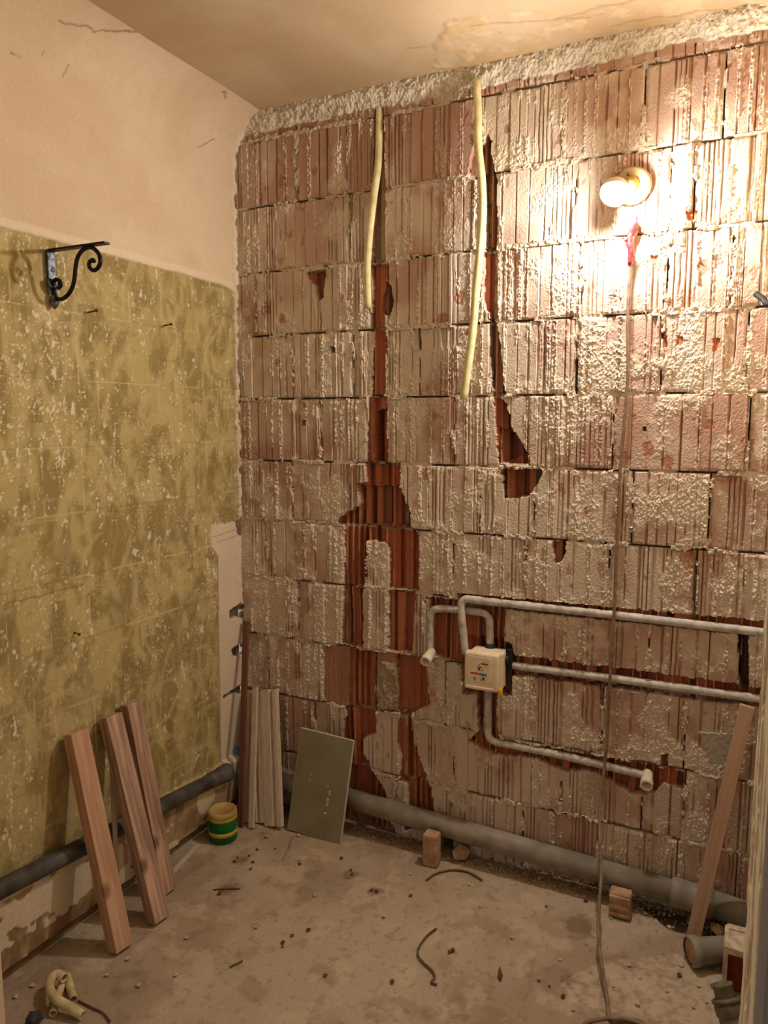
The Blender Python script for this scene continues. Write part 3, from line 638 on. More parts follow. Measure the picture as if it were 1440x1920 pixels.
rt = pip(X + .03 * (n2 - .5), Y, wf([(1190, 1690), (1420, 1735), (1420, 1765), (1330, 1765), (1250, 1740)])); ZZ = ZZ - rt * (.012 + .01 * lump); Cc = mix(Cc, np.array(srgb(100, 78, 58)[:3]), rt * .7)
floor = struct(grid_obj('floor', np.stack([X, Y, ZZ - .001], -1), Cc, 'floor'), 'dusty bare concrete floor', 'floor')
wall_right = struct(obj_bm('wall_right', bm_box((W + .06, -.70, 1.36), (.12, 1.5, 2.74)), 'plain'), 'plastered wall beside the doorway', 'wall')
xl = onY(10, 1915, -1.37)[0]; bm = bm_box((xl / 2 - .05, -1.55, 1.36), (xl + .10, .36, 2.74)); bm_box((W - .02, -1.55, 1.36), (.14, .36, 2.74), bm=bm); bm_box((1.0, -1.55, 2.60), (1.8, .36, .24), bm=bm)
struct(obj_bm('wall_front', bm, 'plain'), 'wall around the doorway', 'wall')
# door lining on the right: ragged cream edge, then the grey frame
gy = np.arange(-1.735, -1.36, .006); gz = np.arange(0.0, 2.48, .008)
Y, Z = np.meshgrid(gy, gz); lump = fbm(Y * 50, Z * 22, 4, 3); pl = sst(.52, .56, fbm(Y * 36, Z * 12, 9, 4))
XX = 1.855 + .003 * pl + .0015 * (lump - .5) - .004 * sst(-1.46, -1.44, Y) * sst(.72, .70, Z + .03 * lump)
Cc = mix(np.array(srgb(226, 208, 176)[:3]), np.array(srgb(178, 146, 104)[:3]), pl * .8)
g_ = sst(.005, .002, np.abs(Y + 1.50)); Cc = mix(Cc, np.array(srgb(150, 122, 88)[:3]), g_ * .6); XX = XX + g_ * .003
struct(grid_obj('trim_1', np.stack([XX, Y, Z], -1), Cc, 'plaster'), 'peeling cream door lining at the right edge', 'door trim')
struct(obj_bm('trim_2', bm_box((1.884, -1.80, 1.24), (.058, .13, 2.48), .002), 'greyblue'), 'grey painted door frame edge nearest the viewer', 'door trim')

# ================================================================== LAMP AND ITS CABLE
pc = onY(1186, 350, -.004)
lamp = thing('wall_lamp', 'lit bare bulb on a round holder fixed to the block wall', 'lamp', pc)
ax = np.array([0, -1.0, 0])
obj_bm('base_plate', bm_lathe([(0, 0), (.055, 0), (.056, .006), (.053, .016), (.046, .021), (0, .022)], 40, ax, pc), 'brass', lamp, True)
bc = onY(1153, 360, -.10)
sd = bc - (pc + ax * .02); sd /= np.linalg.norm(sd)
obj_bm('socket', bm_lathe([(0, -.004), (.024, -.004), (.022, .022), (.019, .030), (0, .031)], 24, sd, pc + ax * .018), 'gold', lamp, True)
bl = np.linalg.norm(bc - (pc + ax * .018))
obj_bm('bulb_neck', bm_lathe([(0, .026), (.0135, .026), (.0145, .034), (.013, .036), (.0145, .040), (.016, .044), (.027, bl - .016), (0, bl - .012)], 24, sd, pc + ax * .018), 'white', lamp, True)
RB = .041
bm = bmesh.new(); bmesh.ops.create_uvsphere(bm, u_segments=40, v_segments=24, radius=RB)
dcol = np.array([-.38, .84, -.40]); dcol /= np.linalg.norm(dcol); dtop = np.array([.0, .25, .97]); dtop /= np.linalg.norm(dtop)
bmesh.ops.delete(bm, geom=[f for f in bm.faces if np.array(f.calc_center_median()) @ dcol / RB > .36 or np.array(f.calc_center_median()) @ dtop / RB > .26], context='FACES')
bmesh.ops.translate(bm, vec=Vector(bc), verts=bm.verts)
o = obj_bm('bulb_dome', bm, 'glow', lamp, True); o['label'] = 'glowing globe'
prof = [(RB * 1.02 * math.sin(a), RB * 1.02 * math.cos(a)) for a in np.linspace(math.acos(.34), 0, 10)]; prof[-1] = (0, RB * 1.02)
obj_bm('bulb_collar_shade', bm_lathe(prof, 32, dcol, bc), 'white', lamp, True)  # opaque collar, widened and turned wallward to keep bulb light off the blocks
prof = [(RB * 1.01 * math.sin(a), RB * 1.01 * math.cos(a)) for a in np.linspace(math.acos(.24), 0, 9)]; prof[-1] = (0, RB * 1.01)
obj_bm('added_shade_cap', bm_lathe(prof, 32, dtop, bc), 'white', lamp, True)  # added opaque cap, cuts the light going up to the ceiling
for px, py in ((1179, 373), (1178, 326)):
    p = onY(px, py, -.028); obj_bm('screw', bm_lathe([(0, -.006), (.005, -.006), (.005, 0), (.003, .003), (0, .003)], 12, ax, p), 'steel', lamp, True)
cb = [(1187, 392, -.016), (1187, 412, -.022), (1183, 440, -.024), (1180, 520, -.022), (1177, 600, -.022), (1177, 700, -.024), (1170, 800, -.024), (1163, 880, -.022), (1160, 960, -.024), (1155, 1060, -.024), (1152, 1140, -.03), (1146, 1230, -.034), (1141, 1330, -.034), (1137, 1400, -.036), (1131, 1460, -.045), (1125, 1520, -.08), (1125, 1580, -.15), (1128, 1630, -.20), (1124, 1690, -.27), (1122, 1750, -.34), (1128, 1810, -.42), (1138, 1870, -.50)]
pts = [onY(*c) for c in cb]
fl_ = [onZ(1141, 1902, .007), onZ(1150, 1914, .007), onZ(1175, 1911, .007), onZ(1205, 1918, .007), onZ(1215, 1935, .007), onZ(1180, 1950, .007), onZ(1130, 1945, .007), onZ(1095, 1925, .007), onZ(1110, 1915, .012), onZ(1150, 1909, .018), onZ(1190, 1915, .016), onZ(1240, 1945, .007)]
cable = thing('power_cable', 'grey-brown cable hanging from the lamp down to the floor', 'cable', pts[-1])
obj_bm('cord', bm_tube(crom(pts[2:] + fl_, 7), .0052, 8), 'cable', cable, True)
obj_bm('core', bm_tube(crom(pts[:3], 6), .004, 8), 'cablegrey', cable, True)
tp = [onY(x, y, Y) for x, y, Y in ((1188, 402, -.024), (1188, 420, -.030), (1184, 436, -.028), (1180, 452, -.030), (1183, 470, -.026), (1181, 496, -.024))]
o = obj_bm('tape_wrap', bm_tube(crom(tp, 4), [.006] * 1 + list(np.interp(np.linspace(0, 1, 20), [0, .25, .5, .65, 1], [.012, .010, .008, .011, .0062])), 10, wob=.12), 'red', cable, True); o['label'] = 'red insulating tape'
bm = bm_tube(crom([onY(1184, 440, -.030), onY(1176, 448, -.036), onY(1171, 452, -.036)], 3), .005, 8, wob=.1)
obj_bm('tape_tail', bm, 'red', cable, True)

# ================================================================== CONDUITS IN THE WALL
c1 = [(712, 186, .012), (711, 250, .004), (709, 310, -.008), (701, 370, -.020), (693, 440, -.030), (689, 500, -.034), (690, 578, -.028)]
o = obj_bm('conduit', bm_tube(crom([onY(*c) for c in c1], 6), .0125, 14, .0098), 'conduit', None, True); tag(o, 'shorter cream conduit hanging from the ceiling in the narrow chase', 'conduit', 'cream conduits hanging on the block wall')
c2 = [(893, 150, -.030), (896, 205, -.034), (897, 275, -.040), (903, 335, -.046), (905, 400, -.048), (900, 470, -.046), (893, 540, -.042), (888, 605, -.038), (880, 670, -.034), (869, 749, -.026)]
o = obj_bm('conduit', bm_tube(crom([onY(*c) for c in c2], 6), .0135, 14, .0105), 'conduit', None, True); tag(o, 'longer cream conduit hanging in front of the block wall', 'conduit', 'cream conduits hanging on the block wall')

# ================================================================== WALL BRACKET AND NAILS
Y0 = onX(95, 520)[1]
def bp(x, y): return onY(x, y, Y0)
br = thing('shelf_bracket', 'black wrought iron shelf bracket with scrolls on the green wall', 'bracket', onX(95, 565))
pA = onX(91, 470); arm_end = bp(200, 460)
zt = pA[2]
obj_bm('top_bar', bm_box(((arm_end[0] + .002) / 2, Y0, zt), (arm_end[0], .022, .006), .001), 'iron', br)
sc = [(177, 491), (174, 487), (168, 492), (168, 501), (175, 507), (183, 503), (188, 492), (186, 478), (177, 467), (166, 464), (154, 470), (146, 482), (142, 500), (140, 520), (136, 538), (128, 552), (116, 561), (106, 559), (99, 550), (97, 538), (100, 528), (106, 524), (112, 527), (114, 535), (109, 541)]
sp = [bp(*q) for q in sc]; sp = [np.array([max(p[0], .012), Y0, min(p[2], zt - .005)]) for p in sp]
obj_bm('scroll', bm_tube(crom(sp, 5), .0058, 10), 'iron', br, True)
zb = onX(95, 565)[2]
obj_bm('back_bar', bm_box((.004, Y0, (zt + zb) / 2 + .012), (.007, .028, zt - zb - .02), .0015), 'iron_strap', br)
obj_bm('collar', bm_tube([np.array([.010, Y0 - .020, zb + .055]), np.array([.014, Y0 - .018, zb + .04]), np.array([.014, Y0 + .018, zb + .04]), np.array([.010, Y0 + .020, zb + .055])], .005, 8), 'iron_strap', br, True)
obj_bm('finial', bm_lathe([(0, -.032), (.006, -.026), (.0135, -.012), (.011, 0), (.006, .012), (.004, .018), (0, .018)], 14, (0, 0, 1), (.010, Y0, zb + .008)), 'iron_strap', br, True)
obj_bm('screw_head', bm_lathe([(0, 0), (.005, 0), (.004, .003), (0, .003)], 10, (1, 0, 0), (.007, Y0, zt - .055)), 'steel', br, True)
def nail(x, y, lab, L=.028, dz=.004):
    p = onX(x, y); t = thing('nail', lab, 'nail', p, 'nails in the green wall')
    obj_bm('shank', bm_tube([p + np.array([-.01, 0, 0]), p + np.array([L, 0, dz])], .0022, 8), 'rust', t, True)
    obj_bm('head', bm_lathe([(0, 0), (.005, 0), (.005, .002), (0, .0025)], 10, (1, 0, .1), p + np.array([L, 0, dz])), 'rust', t, True)
nail(168, 586, 'rusty nail in the green wall under the black bracket'); nail(309, 611, 'rusty nail in the green wall nearer the corner'); nail(142, 1186, 'dark nail low in the green wall above the leaning battens', .014, -.004)
p = onY(1417, 551, -.06); q = onY(1446, 571, -.10); r_ = np.array([W + .02, -.13, q[2] - .01])
o = obj_bm('pipe_stub', bm_tube(crom([p, (p + q) / 2, q, r_], 4), .0085, 10), 'dark', None, True); tag(o, 'short dark rod poking in at the right below the lamp', 'rod')

# ================================================================== WATER PIPES AND VALVE BOX
def pipe(name, lab, pts, r, fit=None, bend=.035, wob=.05):
    path = fillet([onY(*p) for p in pts], bend, 6); fine_ = []
    for a, b in zip(path[:-1], path[1:]):
        k = max(1, int(np.linalg.norm(b - a) / .012)); fine_ += [a + (b - a) * i / k for i in range(k)]
    fine_.append(path[-1])
    t = thing(name, lab, 'pipe', fine_[0], 'grey insulated water pipes in the wall chases')
    rr = [r * (1 + random.uniform(-wob, wob)) for _ in fine_]
    obj_bm('insulation', bm_tube(fine_, rr, 14), 'insul', t, True)
    if fit:
        a, b = fit; a = onY(*a); b = onY(*b); d = (b - a); L = np.linalg.norm(d); d /= L
        e = obj_bm('elbow_fitting', bm_lathe([(.014, -.012), (.017, 0), (.0175, L * .5), (.0195, L * .55), (.0195, L), (.0145, L), (.0135, L * .4), (0, L * .4)], 20, d, a), 'fitting', t, True)
        for k in range(4):
            an = k * math.pi / 2 + .4; ref = np.cross(d, (0, 0, 1)); ref /= np.linalg.norm(ref); v = np.cross(d, ref)
            c = a + d * (L - .004) + (ref * math.cos(an) + v * math.sin(an)) * .0185
            obj_bm('lug', bm_box(c, (.006, .006, .008), .001), 'fitting', e)
    return t
pipe('water_pipe', 'topmost grey pipe running from the valve box to the right edge', [(1452, 1188, .002), (1150, 1153, .000), (900, 1126, -.004), (864, 1121, -.016), (866, 1160, -.020), (873, 1226, -.018)], .0135)
pipe('water_pipe', 'short arched grey pipe left of the valve box', [(806, 1232, .008), (808, 1140, .008), (860, 1143, .010), (918, 1150, .010), (919, 1218, .008)], .0135, ((808, 1224, -.004), (797, 1241, -.062)))
pipe('water_pipe', 'middle grey pipe leaving the valve box to the right', [(948, 1246, .008), (1150, 1272, .006), (1452, 1314, .004)], .0135)
pipe('water_pipe', 'lowest grey pipe dropping below the valve box, then right', [(916, 1290, .006), (915, 1388, .006), (1050, 1415, .004), (1212, 1454, .004)], .0135, ((1214, 1452, -.004), (1212, 1474, -.062)))
vb = thing('valve_box', 'ivory plastic valve box with red and teal label in wall chase', 'valve box', onY(905, 1290, 0))
fc = onY(903, 1259, -.062)
obj_bm('body', bm_box((fc[0] + .012, -.018, fc[2] + .004), (.118, .07, .128), .008), 'box', vb)
cov_ = obj_bm('cover', bm_box((fc[0], -.054, fc[2]), (.122, .034, .134), .010, segs=3), 'box', vb, True)
obj_bm('cover_rib', bm_box((fc[0] - .004, -.072, fc[2] - .057), (.10, .006, .010), .003), 'box', cov_)
obj_bm('label_plate', bm_box((fc[0] - .006, -.0715, fc[2] + .008), (.082, .002, .090), .0015), 'box', cov_)
def mark(dx, dz, w, h, mat, name='printed_mark'):
    obj_bm(name, bm_box((fc[0] + dx, -.0729, fc[2] + dz), (w, .0008, h)), mat, cov_)
mark(-.022, -.006, .028, .007, 'redink', 'red_bar'); mark(.008, -.007, .028, .007, 'tealink', 'teal_bar')
for k in range(7): mark(.002 + k * .0036, .031, .0026, .0045, 'darkink')
mark(-.004, .026, .004, .003, 'darkink'); mark(-.006, .012, .006, .010, 'darkink'); mark(-.001, .018, .005, .004, 'darkink'); mark(.004, .009, .003, .004, 'darkink'); mark(-.010, .021, .003, .003, 'darkink')
mark(-.020, -.026, .003, .012, 'darkink'); mark(-.023, -.023, .006, .004, 'greyink'); mark(.010, -.022, .007, .007, 'darkink'); mark(.006, -.027, .013, .004, 'greyink'); mark(.010, -.016, .010, .003, 'greyink')
obj_bm('mounting_bracket', bm_box((fc[0] + .080, .012, fc[2] + .012), (.022, .05, .125), .003), 'dark', vb)
obj_bm('union_nut', bm_lathe([(0, 0), (.018, 0), (.018, .02), (0, .02)], 6, (1, 0, 0), (fc[0] + .062, -.010, fc[2] + .035)), 'dark', vb)
obj_bm('stop_tab', bm_box((fc[0] + .064, -.048, fc[2] - .066), (.014, .016, .026), .004), 'yellowp', vb, True)
obj_bm('pipe_collar', bm_lathe([(0, 0), (.017, 0), (.017, .02), (0, .02)], 14, (0, 0, 1), (onY(919, 1222, .004)[0], .004, fc[2] + .062)), 'dark', vb, True)

# ================================================================== DRAIN PIPES
def ring_pipe(name, parent, path, r, mat): return obj_bm(name, bm_tube(path, r, 24), mat, parent, True)
pa = onY(655, 1497, -.045); pb = onY(1265, 1673, -.045); pe = onY(1440, 1730, -.045)
dirp = (pb - pa); dirp /= np.linalg.norm(dirp)
px0 = pa - dirp * (pa[0] - .275)
dr = thing('drain_pipe', 'long grey drain pipe along the foot of the block wall', 'pipe', (pa[0], pa[1], 0), 'grey drain pipes')
ring_pipe('pipe', dr, [px0, pb + dirp * .02], .0375, 'drain')
cpl = obj_bm('socket', bm_lathe([(.0375, -.012), (.044, -.008), (.047, 0), (.047, .018), (.0445, .022), (.0445, .085), (.049, .090), (.049, .104), (.044, .110), (.040, .114)], 28, dirp, pb), 'drain', dr, True)
ring_pipe('end_pipe', dr, [pb + dirp * .10, np.array([W + .02, pe[1], pe[2]])], .040, 'drain')
corner_pt = np.array([.055, -.055, px0[2] + .008])
ring_pipe('elbow', dr, crom([px0 + dirp * .02, px0 - dirp * .04, px0 - dirp * .10 + np.array([0, 0, .002]), corner_pt + np.array([.03, .005, 0]), corner_pt + np.array([.005, -.03, 0]), corner_pt + np.array([-.005, -.07, .006])], 6), .042, 'drain')
obj_bm('elbow_rim', bm_lathe([(.038, -.02), (.047, -.016), (.047, .010), (.038, .014)], 28, dirp, px0), 'drain', dr, True)
la = onX(-40, 1688, .036); lb = onX(424, 1449, .036)
dl = lb - la; dl /= np.linalg.norm(dl)
dr2 = thing('drain_pipe', 'dark grey drain pipe along the foot of the green wall', 'pipe', (la[0], la[1], 0), 'grey drain pipes')
ring_pipe('pipe', dr2, [la - dl * .15, lb], .0275, 'drain2')
obj_bm('socket', bm_lathe([(.0275, -.085), (.031, -.080), (.031, -.02), (.034, -.016), (.034, .012), (.036, .016), (.036, .030), (.030, .034), (0, .034)], 28, dl, lb - dl * .02), 'drain2', dr2, True)
o = obj_bm('blue_cap', bm_lathe([(.022, 0), (.030, .002), (.030, .020), (.020, .024), (0, .024)], 24, (.5, -.85, .1), onY(440, 1413, -.07)), 'bluep', None, True); tag(o, 'blue plastic pipe cap behind the brown stick', 'cap')
s0 = onZ(1283, 1816); sa = np.array([s0[0] + .010, s0[1] + .02, .044])
st = thing('drain_stub', 'short capped drain pipe lying on floor at the right', 'pipe', (sa[0], sa[1], 0), 'grey drain pipes')
sx = np.array([.87, .50, -.005]); sx /= np.linalg.norm(sx)
obj_bm('pipe', bm_lathe([(.036, 0), (.043, .002), (.043, .022), (.039, .026), (.039, .034), (.036, .038), (.036, .17)], 28, sx, sa), 'drain', st, True)
o = obj_bm('cap', bm_lathe([(.037, .006), (.034, .004), (.020, .010), (0, .010)], 28, sx, sa), 'terracotta', st, True); o['label'] = 'dusty reddish cap'

# trap coupling at lower right
ta = onZ(1392, 1968, .02); tb = onZ(1352, 1842, .135) ; tb = onY(1352, 1843, ta[1] + .06)
tr = thing('pipe_coupling', 'olive grey pipe coupling standing tilted by the door lining', 'coupling', (ta[0], ta[1], 0))
td = tb - ta; tl = np.linalg.norm(td); td /= tl
obj_bm('body', bm_lathe([(.0, 0), (.034, 0), (.034, tl * .45), (.030, tl * .52)], 24, td, ta), 'trap', tr, True)
obj_bm('collar', bm_lathe([(.030, tl * .48), (.036, tl * .52), (.036, tl * .66), (.032, tl * .70), (.037, tl * .71), (.037, tl * .76), (.028, tl * .78)], 24, td, ta), 'trap', tr, True)
obj_bm('spigot', bm_lathe([(.026, tl * .74), (.024, tl * .93), (.0275, tl * .95), (.0275, tl), (.021, tl), (.019, tl * .8), (0, tl * .8)], 24, td, ta), 'trap', tr, True)

# ================================================================== BRICK PIECES
def chunk(name, lab, cat, c, s, mat, rz=0, bev=.006, group=None):
    R = np.array(Matrix.Rotation(rz, 3, 'Z'))
    o = obj_bm(name, bm_box((0, 0, 0), s, bev, R, segs=2, jit=.002), mat); o.location = (c[0], c[1], s[2] / 2 + c[2] + .001); return tag(o, lab, cat, group)
b1 = onZ(801, 1627); chunk('brick_piece', 'upright brick piece propping the middle of the drain pipe', 'brick', (b1[0] + .006, b1[1] + .030, 0), (.056, .052, .118), 'terracotta', .06, .010, 'brick pieces under the drain pipe')
b2 = onZ(1160, 1724)
bk = thing('brick_piece', 'small ribbed brick piece under drain pipe near the cable', 'brick', (b2[0], b2[1] + .03, 0), 'brick pieces under the drain pipe')
obj_bm('block', bm_box((b2[0], b2[1] + .028, .041), (.066, .044, .080), .005, jit=.001), 'terracotta', bk)
for k in range(3): obj_bm('rib', bm_box((b2[0], b2[1] + .003, .014 + k * .027), (.064, .010, .013), .003, jit=.001), 'terracotta', bk)
b3 = onZ(1358, 1852)
hb = thing('hollow_brick', 'hollow brick on end over the capped drain stub', 'brick', (b3[0], b3[1], 0))
cx, cy = b3[0] + .026, b3[1] + .012
obj_bm('shell', bm_prism([(-.033, -.05), (-.033, .045), (-.024, .058), (.024, .058), (.033, .045), (.033, -.05), (.022, -.05), (.022, .035), (-.022, .035), (-.022, -.05)], (1, 0, 0), (0, 1, 0), (0, 0, 1), (cx, cy, .001), 0, .150), 'palebrick', hb)
obj_bm('top_web', bm_box((cx, cy - .008, .139), (.046, .084, .020), .003, jit=.001), 'palebrick', hb)
obj_bm('inner_web', bm_box((cx, cy - .010, .066), (.044, .010, .124), .001), 'terradark', hb)
b4 = onZ(846, 1622)
def rock(name, c, s, mat, seed, lab, cat, group=None, flat=.6):
    bm = bmesh.new(); bmesh.ops.create_icosphere(bm, subdivisions=1, radius=1.0); rr = random.Random(seed)
    for v in bm.verts: v.co = Vector((v.co.x * s * rr.uniform(.7, 1.2), v.co.y * s * rr.uniform(.6, 1.0), v.co.z * s * flat * rr.uniform(.7, 1.1)))
    zmin = min(v.co.z for v in bm.verts)
    o = obj_bm(name, bm, mat); o.location = (c[0], c[1], -zmin + .0005 - s * flat * .08); o.rotation_euler = (0, 0, rr.uniform(0, 6)); return tag(o, lab, cat, group)
rock('brick_shard', (b4[0] + .02, b4[1] + .045), .042, 'terracotta', 5, 'angular brick shard leaning by the propping brick', 'rubble', None, .8)
p = onZ(1345, 1750); rock('mortar_lump', (p[0], p[1]), .032, 'palebrick', 9, 'pale mortar lump behind the capped drain stub', 'rubble', None, .6)
p = onZ(64, 1925); rock('dark_stone', (p[0], p[1]), .028, 'stone', 12, 'dark round stone on the floor at the lower left corner', 'stone', None, .9)

# ================================================================== LEANING TIMBER AND PANELS
b = onZ(228, 1792); t = onX(142, 1376, .032); bb = b + np.array([-.022, .018, 0])
o = lean_obj('wood_batten', bb, t, (1, -.12, 0), rect(.044, .060), 'wood', None, .0015); tag(o, 'leftmost of three leaning battens, clean reddish pine', 'batten', 'battens leaning on the green wall')
b = onZ(300, 1737); t = onX(207, 1345, .032); bb = b + np.array([-.022, .018, 0])
o = lean_obj('wood_batten', bb, t, (1, -.12, 0), rect(.044, .060), 'wood2', None, .0015); tag(o, 'middle of three leaning battens, worn and plaster-stained', 'batten', 'battens leaning on the green wall')
t = onX(244, 1320, .030); b = onZ(312, 1672)
o = lean_obj('wood_batten', b, t, (1, -.12, 0), rect(.044, .054), 'wood2', None, .0015); tag(o, 'rightmost of three leaning battens, half behind the middle one', 'batten', 'battens leaning on the green wall')
b = onZ(1300, 1758); t = onY(1401, 1326, -.035); 
o = lean_obj('wood_batten', b + np.array([0, -.008, 0]), t, (0, -1, .1), rect(.024, .040), 'wood3', None, .001); tag(o, 'single planed batten leaning on the block wall at the right', 'batten')
b = onZ(449, 1553); t = onY(461, 1166, -.018)
o = lean_obj('brown_stick', b + np.array([0, .010, 0]), t, (0, -1, .1), rect(.012, .024), 'brownstick', None, .001); tag(o, 'thin dark brown stick leaning in the corner', 'stick')
prof = [(-.006, -.042), (.006, -.042), (.009, -.036), (.010, -.020), (-.002, -.015), (-.002, -.006), (.008, .000), (.008, .040), (-.006, .040)]
def strip_(bx, by, tx, ty, tY, pf, lab, off=.012):
    b = onZ(bx, by); t = onY(tx, ty, tY); o = lean_obj('trim_strip', b + np.array([0, off, 0]), t, (0, -1, .1), pf, 'trimwood', None, 0); tag(o, lab, 'trim strip', 'pale trim strips leaning in the corner'); return o
strip_(511, 1556, 505, 1297, -.028, [(x, -y) for x, y in prof], 'frontmost pale grooved trim strip, right of its bundle')
strip_(470, 1555, 479, 1290, -.046, rect(.012, .022), 'narrow pale trim strip in the middle of the corner bundle', .006)
strip_(484, 1550, 481, 1301, -.030, [(x * .8, y * .8) for x, y in prof], 'pale trim strip half hidden behind the frontmost grooved one', .018)
strip_(457, 1547, 472, 1297, -.032, [(x * .8, -y * .6) for x, y in prof], 'leftmost pale trim strip of bundle, next to brown stick', .014)
# olive panel
A = onZ(538, 1558); Bp = onZ(638, 1583); T1 = onY(566, 1367, -.076)
u = Bp - A; wd = np.linalg.norm(u); u /= wd; wv = T1 - A; hh = wv - u * (wv @ u); ht = np.linalg.norm(hh); hh /= ht; nn = np.cross(u, hh)
bt = thing('panel_board', 'flat olive grey board leaning on the drain pipe', 'board', A)
T2 = onY(661, 1386, -.076); ctr = (A + Bp + T1 + T2) / 4
h2 = (T1 + T2 - A - Bp) / 2; ht = np.linalg.norm(h2); h2 /= ht; u = u - h2 * (u @ h2); u /= np.linalg.norm(u); nn = np.cross(u, h2)
Rm = np.stack([u, h2, nn], 1)
obj_bm('core', bm_box(ctr - nn * .007, (wd, ht, .010), .001, Rm), 'tileedge', bt)
obj_bm('face', bm_box(ctr - nn * .0012, (wd - .006, ht - .005, .002), .0, Rm), 'tileface', bt)
for k, (du, dv, a, b_) in enumerate([(.04, -.045, .010, .016), (.04, -.062, .008, .010), (.044, -.012, .006, .010), (.046, -.022, .008, .006), (.036, -.095, .010, .004), (-.046, .032, .008, .006), (-.046, .012, .005, .006), (.032, .006, .010, .003)]):
    bm = bm_box(ctr + u * du + h2 * dv + nn * .0002, (a, b_, .0012), .0, Rm, jit=.0008); obj_bm('plaster_smear', bm, 'smear', bt)

# ================================================================== CAN, BOTTLE, FLOOR BITS
cc = onZ(415, 1574); cp = (cc[0], cc[1] + .012, 0.001)
can = thing('paint_can', 'small green and yellow can with tan lid in the corner', 'can', cp)
obj_bm('body', bm_lathe([(0, 0), (.050, 0), (.053, .004), (.053, .086), (.050, .092), (0, .092)], 36, (0, 0, 1), cp), 'green', can, True)
obj_bm('yellow_band', bm_lathe([(.0528, .026), (.0545, .027), (.0545, .042), (.0528, .043)], 36, (0, 0, 1), cp), 'yellow', can, True)
obj_bm('lid', bm_lathe([(.050, .090), (.0545, .092), (.0545, .112), (.051, .117), (.046, .118), (.044, .115), (0, .115)], 36, (0, 0, 1), cp), 'lid', can, True)
obj_bm('rim_band', bm_lathe([(.053, .084), (.0550, .086), (.0550, .096), (.053, .098)], 36, (0, 0, 1), cp), 'yellow', can, True)
wb = onZ(222, 1690); wb = (wb[0] - .10, wb[1] + .02, .002)
bo = thing('white_bottle', 'white plastic bottle behind the leaning battens', 'bottle', wb)
obj_bm('body', bm_lathe([(0, 0), (.036, 0), (.040, .006), (.040, .105), (.038, .125), (.028, .150), (.016, .162), (.014, .175), (0, .175)], 28, (0, 0, 1), wb), 'white', bo, True)
obj_bm('cap', bm_lathe([(0, .172), (.017, .172), (.017, .192), (0, .194)], 20, (0, 0, 1), wb), 'terracotta', bo, True)
obj_bm('label_print', bm_lathe([(.0402, .040), (.0406, .041), (.0406, .060), (.0402, .061)], 28, (0, 0, 1), wb), 'terradark', bo, True)
o = lean_obj('grey_lath', onX(216, 1600, .115) * np.array([1, 1, 0]), onX(208, 1380, .02), (1, -.2, 0), rect(.006, .016), 'trimwood'); tag(o, 'thin grey lath standing behind the middle batten', 'lath')
la_ = onZ(304, 1658, .006); lb_ = onZ(372, 1584, .006); d = lb_ - la_; L = np.linalg.norm(d); d /= L
o = obj_bm('floor_lath', bm_box((la_ + lb_) / 2, (.018, L, .009), .001, np.stack([np.cross(d, (0, 0, 1)), d, (0, 0, 1)], 1)), 'trimwood'); tag(o, 'thin lath lying on the floor along the green wall', 'lath')
def floor_tube(name, lab, cat, pts, r, inner, mat, group=None, z=None):
    P = [onZ(x, y, (z[i] if z else r + .001)) for i, (x, y) in enumerate(pts)]
    o = obj_bm(name, bm_tube(crom(P, 7), r, 14 if r > .004 else 7, inner), mat, None, True); return tag(o, lab, cat, group)
G = 'conduit offcuts on the floor'
floor_tube('conduit_offcut', 'hook-shaped cream conduit offcut, largest of three', 'conduit', [(121, 1834), (108, 1827), (96, 1835), (93, 1853), (104, 1872), (128, 1887), (155, 1904)], .0125, .0100, 'conduit2', G, [.036, .037, .037, .036, .036, .026, .0135])
floor_tube('conduit_offcut', 'straight conduit offcut lying under the hook-shaped one', 'conduit', [(117, 1842), (108, 1872), (99, 1901)], .0105, .0083, 'conduit2', G)
floor_tube('conduit_offcut', 'straight conduit offcut right of the hook-shaped one', 'conduit', [(126, 1830), (132, 1852), (138, 1874)], .0108, .0085, 'conduit2', G)
G = 'bits of wire on the floor'
floor_tube('wire_piece', 'bent stiff wire beside the conduit offcuts', 'wire', [(147, 1876), (172, 1889), (193, 1899), (207, 1916)], .0026, None, 'wire', G)
floor_tube('wire_piece', 'curly brown wire in the middle of the floor', 'wire', [(818, 1741), (800, 1755), (786, 1775), (784, 1792), (795, 1806), (810, 1820), (815, 1832), (809, 1841), (819, 1846)], .0032, None, 'wire', G)
floor_tube('wire_piece', 'arched brown wire in front of the propping brick', 'wire', [(799, 1650), (820, 1637), (850, 1631), (880, 1636), (904, 1650)], .0032, None, 'wire', G)
floor_tube('wire_piece', 'short twig-like wire on floor below the middle battens', 'wire', [(430, 1813), (443, 1807), (455, 1801)], .0022, None, 'wire', G)
floor_tube('wire_piece', 'thin straight wire bit among the dirt clumps', 'wire', [(400, 1668), (425, 1666), (450, 1666)], .0022, None, 'wire', G)
p = onZ(938, 1840); q = onZ(937, 1815)
o = obj_bm('bark_chip', bm_tube(crom([p + [0, 0, .004], (p + q) / 2 + [0, 0, .006], q + [0, 0, .003]], 5), list(np.interp(np.linspace(0, 1, 11), [0, .3, 1], [.003, .0075, .0015])), 8, squash=.5), 'chip', None, True); tag(o, 'pointed reddish brown bark chip on the floor', 'chip')
rr = random.Random(3)
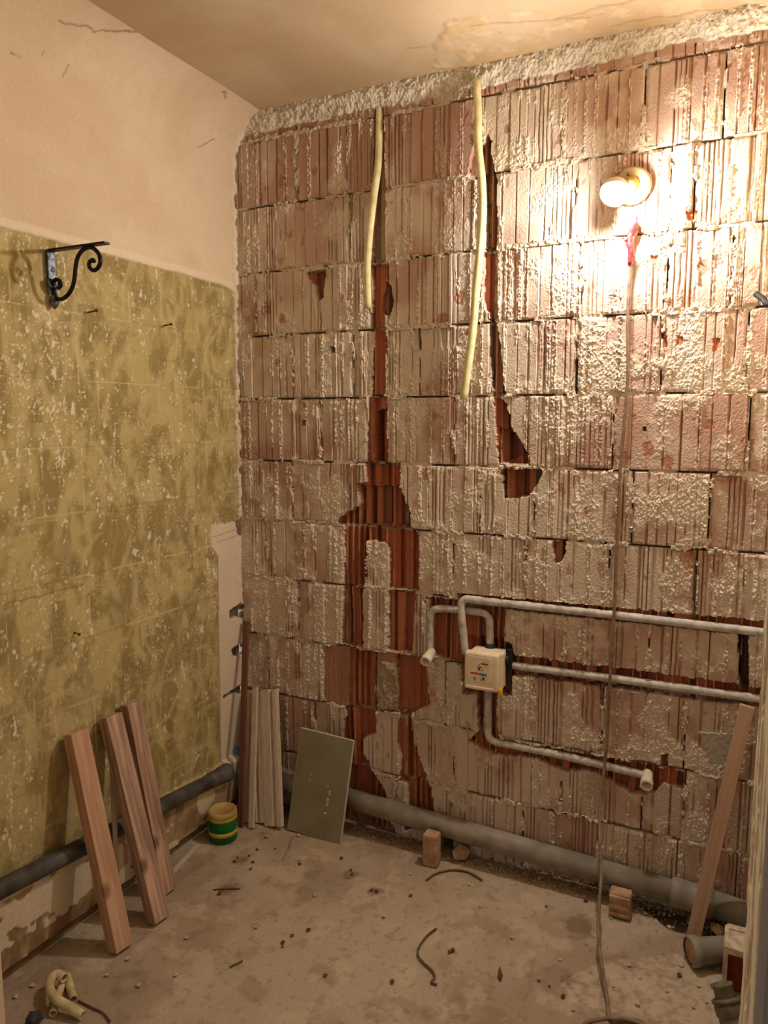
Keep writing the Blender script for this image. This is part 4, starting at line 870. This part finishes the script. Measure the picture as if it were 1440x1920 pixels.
spots = [(467, 1605), (474, 1617), (470, 1630), (562, 1621), (482, 1594), (516, 1592), (445, 1608), (440, 1616), (658, 1632), (420, 1668), (412, 1676), (660, 1640), (578, 1745), (548, 1755), (530, 1768), (530, 1775), (697, 1670), (706, 1672), (843, 1786), (848, 1783), (770, 1680), (1024, 1700), (1098, 1690), (640, 1610), (1010, 1840), (1030, 1850), (1056, 1870), (610, 1830), (735, 1842), (1274, 1830)]
for i, (x, y) in enumerate(spots):
    p = onZ(x, y); rock('dirt_chip', p, rr.uniform(.005, .010), 'chip', 40 + i, 'dark brown chip of dirt scattered on the concrete floor', 'debris', 'dark chips on the floor', .4)
spots = [(590, 1680), (720, 1720), (900, 1700), (1010, 1650), (1065, 1660), (1210, 1715), (1255, 1740), (1262, 1740), (1230, 1745), (1145, 1722), (1278, 1812), (1180, 1812), (1200, 1835), (1150, 1850), (1250, 1860), (1300, 1890), (1050, 1800), (960, 1760), (480, 1740), (350, 1760), (330, 1830), (260, 1850), (500, 1570), (560, 1568), (880, 1660), (770, 1640), (240, 1800), (60, 1850), (30, 1870), (200, 1830), (1310, 1850), (1325, 1880), (1195, 1885), (1075, 1895), (1100, 1770)]
for i, (x, y) in enumerate(spots):
    p = onZ(x, y); rock('plaster_crumb', p, rr.uniform(.004, .009), 'crumb', 90 + i, 'small pale crumb of plaster scattered on the concrete floor', 'debris', 'pale crumbs on the floor', .6)
# fine grit nobody could count, denser along the walls
V = []; F = []
for i in range(2600):
    if rr.random() < .45: x, y = rr.uniform(.1, W), -abs(rr.gauss(.02, .06))
    elif rr.random() < .35: x, y = .03 + abs(rr.gauss(0, .05)), rr.uniform(-1.3, 0)
    else: x, y = rr.uniform(.03, W), rr.uniform(-1.3, 0)
    s = rr.uniform(.0012, .0036) * (1.6 if y > -.08 else 1); n = len(V); a = rr.uniform(0, 6)
    for k in range(3): V.append((x + s * math.cos(a + k * 2.1), y + s * math.sin(a + k * 2.1), -.003))
    V.append((x, y, s * .9)); F += [(n, n + 1, n + 3), (n + 1, n + 2, n + 3), (n + 2, n, n + 3)]
me = bpy.data.meshes.new('floor_grit'); me.from_pydata(V, [], F); me.materials.append(MT['crumb'])
tag(link(bpy.data.objects.new('floor_grit', me)), 'fine plaster grit strewn over the concrete floor', 'grit', None, 'stuff')
